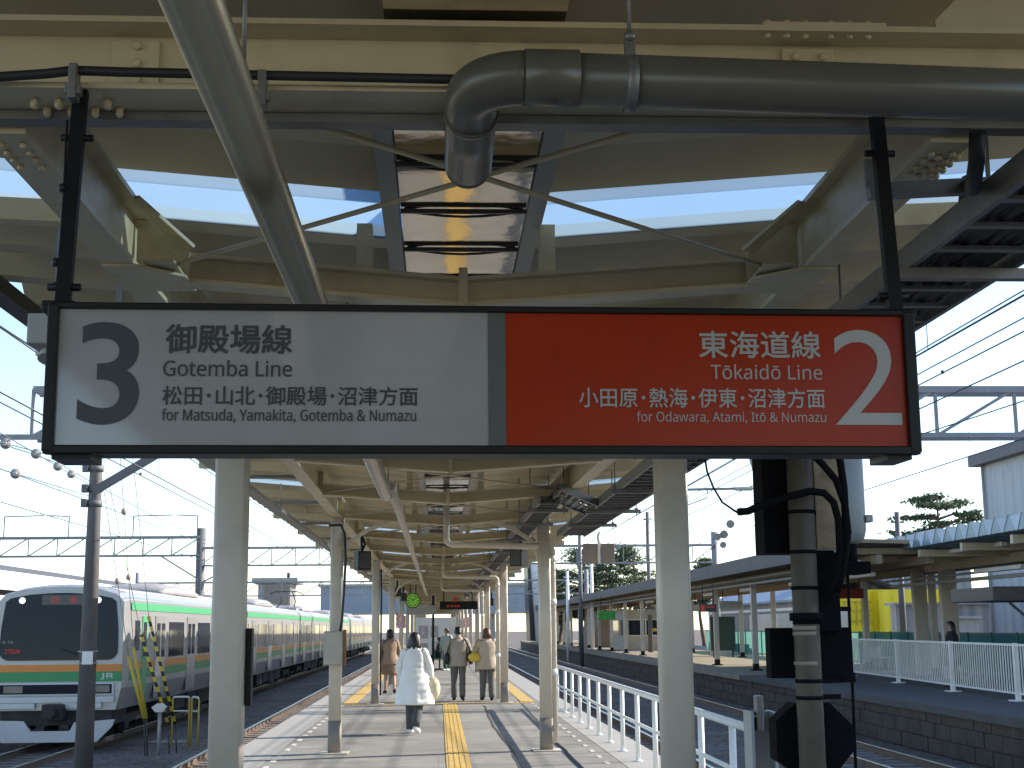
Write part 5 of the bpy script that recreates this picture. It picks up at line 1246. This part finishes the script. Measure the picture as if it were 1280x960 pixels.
pine_at(757, 712, 155, 32, 'shorter pine standing between the two tall ones', 8)
pine_at(875, 702, 145, 32, 'pine top just peeping over the dark-edged far roof', 21, bare=.5)
a = at(1163, 612, Y=100)
pine('pine_tree', (a.x + 1.2, 100, ZG), a.z - ZG, 4.2, 'lone windswept pine with flat crown against the bright sky', 14, lean=-.06, n_layers=6, bare=.68, dens=1.5, flat=.2, nbr=3)

# ================================================================== PEOPLE
SKIN = mat('skin', (.42, .26, .19), .55, var=.06)
HAIRB = mat('black_hair', (.012, .011, .012), .42, var=.3)
HAIRR = mat('brown_hair', (.10, .04, .02), .45, var=.3)
def skin_mesh(name, verts, edges, radii, m, parent):
    me = bpy.data.meshes.new(name); me.from_pydata(verts, edges, []); o = bpy.data.objects.new('tmp', me); COL.objects.link(o)
    md = o.modifiers.new('s', 'SKIN'); md.use_smooth_shade = True
    for i, r in enumerate(radii):
        sv = me.skin_vertices[0].data[i]; sv.radius = r if isinstance(r, tuple) else (r, r); sv.use_root = (i == 0)
    o.modifiers.new('d', 'SUBSURF').levels = 1
    dg = bpy.context.evaluated_depsgraph_get(); dg.update(); nm = bpy.data.meshes.new_from_object(o.evaluated_get(dg)); bpy.data.objects.remove(o)
    nm.name = name; nm.materials.clear(); nm.materials.append(m)
    for p in nm.polygons: p.use_smooth = True
    b = bpy.data.objects.new(name, nm); COL.objects.link(b); b.parent = parent; return b
def person(label, loc, rz, H, legs, arms, wear, hair, head_turn=0.0, group=None, seated=False):
    """legs: per side (thigh swing, knee bend); arms: per side elbow and wrist in body space. The body faces +Y."""
    t = thing('person', label, 'person', loc, rz, group); s = H / 1.70
    J = {}
    for i, sd in enumerate((-1, 1)):
        th, kn = legs[i]; hip = Vector((sd * .09, 0, .90)); k = hip + Vector((sd * .01, math.sin(th) * .42, -math.cos(th) * .42)); a2 = th - kn
        an = k + Vector((0, math.sin(a2) * .40, -math.cos(a2) * .40)); toe = an + Vector((sd * .02, .15 * math.cos(a2 * .7), -.045 - .10 * math.sin(max(0, -a2) * .9)))
        J[sd] = (hip, k, an, toe)
    low = min(min(J[q][2].z - .075, J[q][3].z - .03) for q in J)
    dz = -low
    if seated: dz = 0.45 - .82
    V = []; E = []; RR = []
    def add(p, r, frm=None):
        V.append(tuple((Vector(p) + Vector((0, 0, dz))) * s)); RR.append(tuple(q * s for q in r) if isinstance(r, tuple) else r * s)
        if frm is not None: E.append((frm, len(V) - 1))
        return len(V) - 1
    pel = add((0, 0, .93), (.15, .11)); sp = add((0, 0, 1.12), (.135, .095), pel); chs = add((0, 0, 1.32), (.155, .11), sp); nb = add((0, -.01, 1.44), (.085, .07), chs)
    nk = add((0, .005, 1.50), .052, nb); ch = add((0, .02, 1.56), (.07, .075), nk); hc = add((0, .018, 1.625), (.078, .092), ch); add((0, .01, 1.685), (.055, .06), hc)
    # chin and nose
    ct_, st_ = math.cos(head_turn), math.sin(head_turn)
    add((-st_ * .10, .018 + ct_ * .10, 1.595), .012, hc)
    for i, sd in enumerate((-1, 1)):
        sh_ = add((sd * .17, -.005, 1.385), .058, chs); el, wr = arms[i]
        e = add(el, .042, sh_); w = add(wr, .029, e); d = (Vector(wr) - Vector(el)).normalized()
        side = d.cross(Vector((0, 1, 0)));  side = side.normalized() if side.length > .1 else Vector((1, 0, 0))
        p0 = Vector(wr) + d * .05; pm = add(p0, .027, w); fb_ = Vector(wr) + d * .09
        fwd_ = side.cross(d).normalized()
        for f, (o, L) in enumerate(((-.027, .055), (-.009, .066), (.009, .062), (.027, .048))):
            a1 = add(fb_ + fwd_ * o, .009, pm); b1 = add(fb_ + fwd_ * o + d * L * .55 + side * .006 * sd, .0085, a1); add(fb_ + fwd_ * o + d * L + side * .02 * sd, .007, b1)
        th1 = add(p0 + fwd_ * .035 + d * .01, .011, pm); add(p0 + fwd_ * .05 + d * .045, .009, th1)
        hip, k, an, toe = J[sd]
        h = add(hip - Vector((0, 0, .03)), .083, pel); kk = add(k, .056, h); aa = add(an, .036, kk); add(toe, .034, aa)
    skin_mesh('body', V, E, RR, SKIN, t)
    def W(p): return (Vector(p) + Vector((0, 0, dz))) * s
    # face: eyes and mouth on the front of the head
    mb = MB()
    for q in (-.032, .032):
        p = W((ct_ * q - st_ * .088, .018 + st_ * q + ct_ * .088, 1.63)); mb.ball(p, .010 * s, 8, 6)
    p = W((-st_ * .088, .018 + ct_ * .085, 1.56)); mb.ball(p, .012 * s, 8, 5, (1.6, .5, .4)); link('facial_features', mb, HAIRB, t, True)
    # hair
    hm, hl, hw = hair; mb = MB(); rings = []
    for k, (z, rx, ry, yo) in enumerate([(1.60 - hl, .085 + hw, .06, -.055), (1.60 - hl * .66, .10 + hw, .085, -.045), (1.60 - hl * .33, .098 + hw * .8, .10, -.03), (1.60, .100 + hw * .5, .108, -.012), (1.65, .095, .110, -.002), (1.685, .080, .092, 0), (1.71, .054, .064, 0), (1.724, .02, .025, 0)]):
        ring = []
        for q in range(18):
            a = 2 * PI * q / 18 + head_turn; j = 1 + .06 * math.sin(7 * a + k) + .05 * math.sin(3 * a + 2 * k)
            x, y = rx * math.cos(a) * j, ry * math.sin(a) * j
            if math.sin(a - head_turn) > .35 and z < 1.66: y *= .35 if z < 1.62 else .75
            ring.append(W((x, y + yo + .015, z)))
        rings.append(ring)
    mb.loft(rings); link('hair', mb, hm, t, True)
    # clothes
    def shell(name, rings, m, puff=0.0, n=28, seed=0, amp=.025):
        rr = []; Z = []
        for a_, b_ in zip(rings[:-1], rings[1:]):
            for k in range(4): u = k / 4; Z.append(tuple(a_[q] + (b_[q] - a_[q]) * u for q in range(5)) + (u,))
        Z.append(tuple(rings[-1]) + (0,))
        for (z, rx, ry, cx_, cy_, u) in Z:
            ring = []
            for q in range(n):
                a = 2 * PI * q / n; f = 1 + amp * (noise.noise(Vector((math.cos(a) * 2.2, math.sin(a) * 2.2, z * 3.5 + seed))) * 2.0 + .6 * noise.noise(Vector((math.cos(a) * 6, math.sin(a) * 6, z * 7 + seed))))
                f *= 1 + puff * math.sin(PI * u)
                ring.append(W((cx_ + rx * math.cos(a) * f, cy_ + ry * math.sin(a) * f, z)))
            rr.append(ring)
        mb = MB(); mb.loft(rr); return link(name, mb, m, t, True)
    def limb(name, pts, rs, m, amp=.08, seed=0):
        P = []; Rr = []
        for i in range(len(pts) - 1):
            for k in range(4): u = k / 4; P.append(W(Vector(pts[i]).lerp(Vector(pts[i + 1]), u))); r = rs[i] + (rs[i + 1] - rs[i]) * u; Rr.append(s * r * (1 + amp * noise.noise(Vector((i + u, seed, rs[0] * 30)) * 3.3)))
        P.append(W(pts[-1])); Rr.append(rs[-1] * s)
        mb = MB(); mb.tube(P, Rr, 14); return link(name, mb, m, t, True)
    for i, sd in enumerate((-1, 1)):
        el, wr = arms[i]
        limb('sleeve', [(sd * .13, -.005, 1.41), (sd * .18, -.005, 1.37), el, Vector(el).lerp(Vector(wr), .93)], [wear['sleeve'] * .9, wear['sleeve'], wear['sleeve'] * .85, wear['sleeve'] * .72], wear['top'], .12, i + H)
        hip, k, an, toe = J[sd]
        if wear.get('trousers'): limb('trouser_leg', [hip + Vector((0, 0, .04)), k, an + Vector((0, 0, .0))], [.105, .078, .070], wear['trousers'], .1, i + 3)
        mb = MB(); d = (toe - an); P = [W(an + Vector((0, -.05, -.035))), W(an + Vector((0, .0, -.03))), W(an + d * .55 + Vector((0, 0, -.0))), W(toe + Vector((0, .02, .0))), W(toe + Vector((0, .05, -.005)))]
        mb.tube(P, [.028 * s, .045 * s, .042 * s, .036 * s, .02 * s], 12); link('shoe', mb, wear['shoes'], t, True)
    shell('top', wear['rings'], wear['top'], wear.get('puff', 0), seed=H * 3, amp=wear.get('amp', .03))
    if wear.get('skirt'): shell('skirt', wear['skirt'][1], wear['skirt'][0], 0, seed=H, amp=.05)
    if wear.get('scarf'): shell('scarf', [(1.41, .10, .09, 0, -.01), (1.46, .11, .10, 0, 0), (1.51, .085, .085, 0, .005)], wear['scarf'], .1)
    return t
def cloth(n, c, v=.12): return mat(n, c, .85, var=v, scale=6, bump=.2, bscale=120)
WCOAT = cloth('white_quilted_coat', (.78, .78, .78), .04); JEANS = cloth('dark_jeans', (.06, .065, .075)); TAN = cloth('tan_coat', (.30, .21, .15)); GJ = cloth('grey_beige_jacket', (.36, .32, .29)); CJ = cloth('cream_jacket', (.48, .40, .32)); GT = cloth('grey_trousers', (.12, .115, .11)); WS = cloth('white_shoes', (.7, .7, .68)); BS = cloth('black_shoes', (.02, .02, .02)); DK = cloth('black_clothing', (.016, .015, .017)); GNT = cloth('teal_trousers', (.03, .16, .13)); PG = cloth('pale_green_jacket', (.45, .50, .46))
relaxed = (((-.25, .01, 1.13), (-.24, .08, .90)), ((.25, .01, 1.13), (.25, .06, .90)))
person('person in a long white quilted coat and dark jeans walking along the walkway', (at(518, 917, Z=0).x, at(518, 917, Z=0).y, 0), -.25, 1.58, ((.16, .05), (-.22, .35)), (((-.27, -.03, 1.13), (-.25, .10, .90)), ((.27, .02, 1.13), (.27, .10, .92))),
       dict(top=WCOAT, sleeve=.072, trousers=JEANS, shoes=WS, puff=.032, amp=.075, rings=[(.50, .325, .26, 0, 0), (.61, .315, .255, 0, 0), (.71, .295, .245, 0, 0), (.82, .27, .225, 0, 0), (.92, .25, .21, 0, 0), (1.03, .23, .19, 0, 0), (1.12, .215, .175, 0, 0), (1.22, .205, .165, 0, 0), (1.31, .195, .15, 0, 0), (1.38, .175, .13, 0, 0), (1.44, .12, .11, 0, 0), (1.50, .10, .10, 0, 0)]), (HAIRB, .19, .025), -.5)
person('person in a tan coat and scarf carrying a dark shoulder bag near the train', (at(487, 867, Z=0).x, at(487, 867, Z=0).y, 0), .15, 1.62, ((.14, .05), (-.18, .3)), (((-.26, .03, 1.13), (-.16, .17, 1.02)), ((.25, -.02, 1.13), (.24, .06, .90))),
       dict(top=TAN, sleeve=.075, shoes=BS, amp=.05, skirt=(cloth('brown_skirt', (.22, .14, .09)), [(.52, .23, .19, 0, 0), (.7, .225, .19, 0, 0), (.86, .20, .17, 0, 0)]), rings=[(.78, .24, .20, 0, 0), (.95, .225, .185, 0, 0), (1.12, .20, .16, 0, 0), (1.28, .215, .155, 0, 0), (1.38, .19, .13, 0, 0), (1.46, .09, .085, 0, 0)], scarf=TAN), (HAIRB, .12, .0), .3)
pm_ = at(573, 876, Z=0)
person('person in a grey beige jacket with two black shoulder straps walking away', (pm_.x, pm_.y, 0), -.05, 1.66, ((.10, .03), (-.13, .22)), (((-.28, -.01, 1.14), (-.27, .08, .93)), ((.28, -.01, 1.14), (.27, .06, .92))),
       dict(top=GJ, sleeve=.078, trousers=GT, shoes=BS, amp=.045, rings=[(.80, .215, .165, 0, 0), (.95, .22, .17, 0, 0), (1.12, .215, .16, 0, 0), (1.28, .225, .155, 0, 0), (1.38, .20, .135, 0, 0), (1.44, .10, .09, 0, 0), (1.48, .085, .08, 0, 0)]), (HAIRB, .055, -.012), -.3)
pw = at(609, 876, Z=0)
person('person with brown hair in a cream jacket and grey trousers walking away', (pw.x, pw.y, 0), .08, 1.62, ((.06, .03), (-.08, .1)), (((-.28, .02, 1.14), (-.24, .12, .96)), ((.28, -.02, 1.14), (.29, .04, .91))),
       dict(top=CJ, sleeve=.085, trousers=GT, shoes=BS, amp=.055, rings=[(.74, .27, .20, 0, 0), (.9, .255, .19, 0, 0), (1.1, .235, .17, 0, 0), (1.28, .235, .16, 0, 0), (1.38, .20, .14, 0, 0), (1.45, .10, .09, 0, 0), (1.49, .09, .085, 0, 0)]), (HAIRR, .13, .015), .1)
pf_ = at(557, 831, Z=0)
person('person in a pale jacket and teal trousers standing by the far bench', (pf_.x, 55.5, 0), 2.6, 1.62, ((.02, .02), (-.03, .03)), relaxed, dict(top=PG, sleeve=.075, trousers=GNT, shoes=WS, rings=[(.82, .21, .16, 0, 0), (1.1, .20, .15, 0, 0), (1.28, .21, .15, 0, 0), (1.38, .19, .13, 0, 0), (1.46, .09, .085, 0, 0)]), (HAIRR, .08, .0))
bench(.05, 57.0, 'small teal bench under the seated dark figure on the walkway', 2, GNT)
person('person in dark clothes seated on the teal bench in the distance', (.05, 57.0, 0), PI / 2, 1.62, ((1.5, 1.5), (1.5, 1.5)), (((-.24, .08, 1.15), (-.16, .30, 1.0)), ((.24, .08, 1.15), (.16, .30, 1.0))), dict(top=DK, sleeve=.075, trousers=DK, shoes=BS, rings=[(.82, .21, .17, 0, 0), (1.1, .20, .16, 0, 0), (1.28, .21, .15, 0, 0), (1.38, .19, .13, 0, 0), (1.46, .09, .085, 0, 0)]), (HAIRB, .10, .0), seated=True)
ps = at(1190, 800, Y=36.5)
person('person in black with long dark hair behind the white picket fence', (ps.x, 36.5, 0), 1.3, 1.68, ((.08, .05), (-.1, .15)), (((-.26, .03, 1.13), (-.2, .2, 1.0)), ((.26, 0, 1.13), (.26, .06, .92))), dict(top=DK, sleeve=.085, trousers=DK, shoes=BS, rings=[(.55, .29, .23, 0, 0), (.8, .27, .22, 0, 0), (1.1, .25, .19, 0, 0), (1.28, .24, .17, 0, 0), (1.38, .20, .14, 0, 0), (1.46, .10, .09, 0, 0)]), (HAIRB, .22, .03))
# bags
BAGY = mat('yellow_bag_leather', (.62, .46, .05), .45, var=.12); BAGB = mat('black_bag', (.015, .015, .017), .5)
def bag(name, c, r, sc3, m, lab, strap=None, sm=None):
    t = thing(name, lab, 'bag', c); mb = MB(); mb.ball(c, r, 14, 9, sc3); link('bag_body', mb, m, t)
    if strap: mb = MB(); mb.tube(strap, .014, 6); link('strap', mb, sm or m, t)
y_ = pw.y
bag('handbag', (pw.x - .29, y_ - .12, .98), .125, (1.2, .6, .9), BAGY, 'round yellow handbag on the arm of the brown-haired walker', [(pw.x - .36, y_ - .12, 1.1), (pw.x - .22, y_ - .05, 1.38), (pw.x - .20, y_ - .1, 1.12)])
bag('shoulder_bag', (pm_.x - .27, pm_.y - .02, .95), .14, (.5, 1.0, 1.0), BAGB, 'black shoulder bag on the far arm of the grey jacket walker', [(pm_.x - .27, pm_.y - .05, 1.05), (pm_.x - .19, pm_.y - .14, 1.3), (pm_.x - .14, pm_.y - .08, 1.40)])
bag('shoulder_bag', (pm_.x + .29, pm_.y - .02, .98), .16, (.5, 1.0, 1.05), BAGB, 'black shoulder bag with long strap beside the yellow handbag', [(pm_.x + .27, pm_.y - .08, 1.1), (pm_.x + .20, pm_.y - .16, 1.3), (pm_.x + .14, pm_.y - .08, 1.40)])
q = at(487, 867, Z=0); bag('shoulder_bag', (q.x - .26, q.y + .02, 1.0), .19, (.6, 1.0, 1.0), mat('navy_bag', (.03, .04, .09), .6), 'dark blue shoulder bag under the arm of the tan coat', [(q.x - .26, q.y, 1.15), (q.x - .12, q.y - .15, 1.35), (q.x + .05, q.y - .1, 1.40)])
q = at(518, 917, Z=0); bag('carrier_bag', (q.x + .30, q.y + .02, .70), .15, (.75, .7, 1.2), mat('cream_bag', (.62, .56, .40), .6, var=.15), 'cream carrier bag held beside the white coat', [(q.x + .25, q.y + .05, .88), (q.x + .25, q.y + .09, .93), (q.x + .31, q.y + .05, .88)])
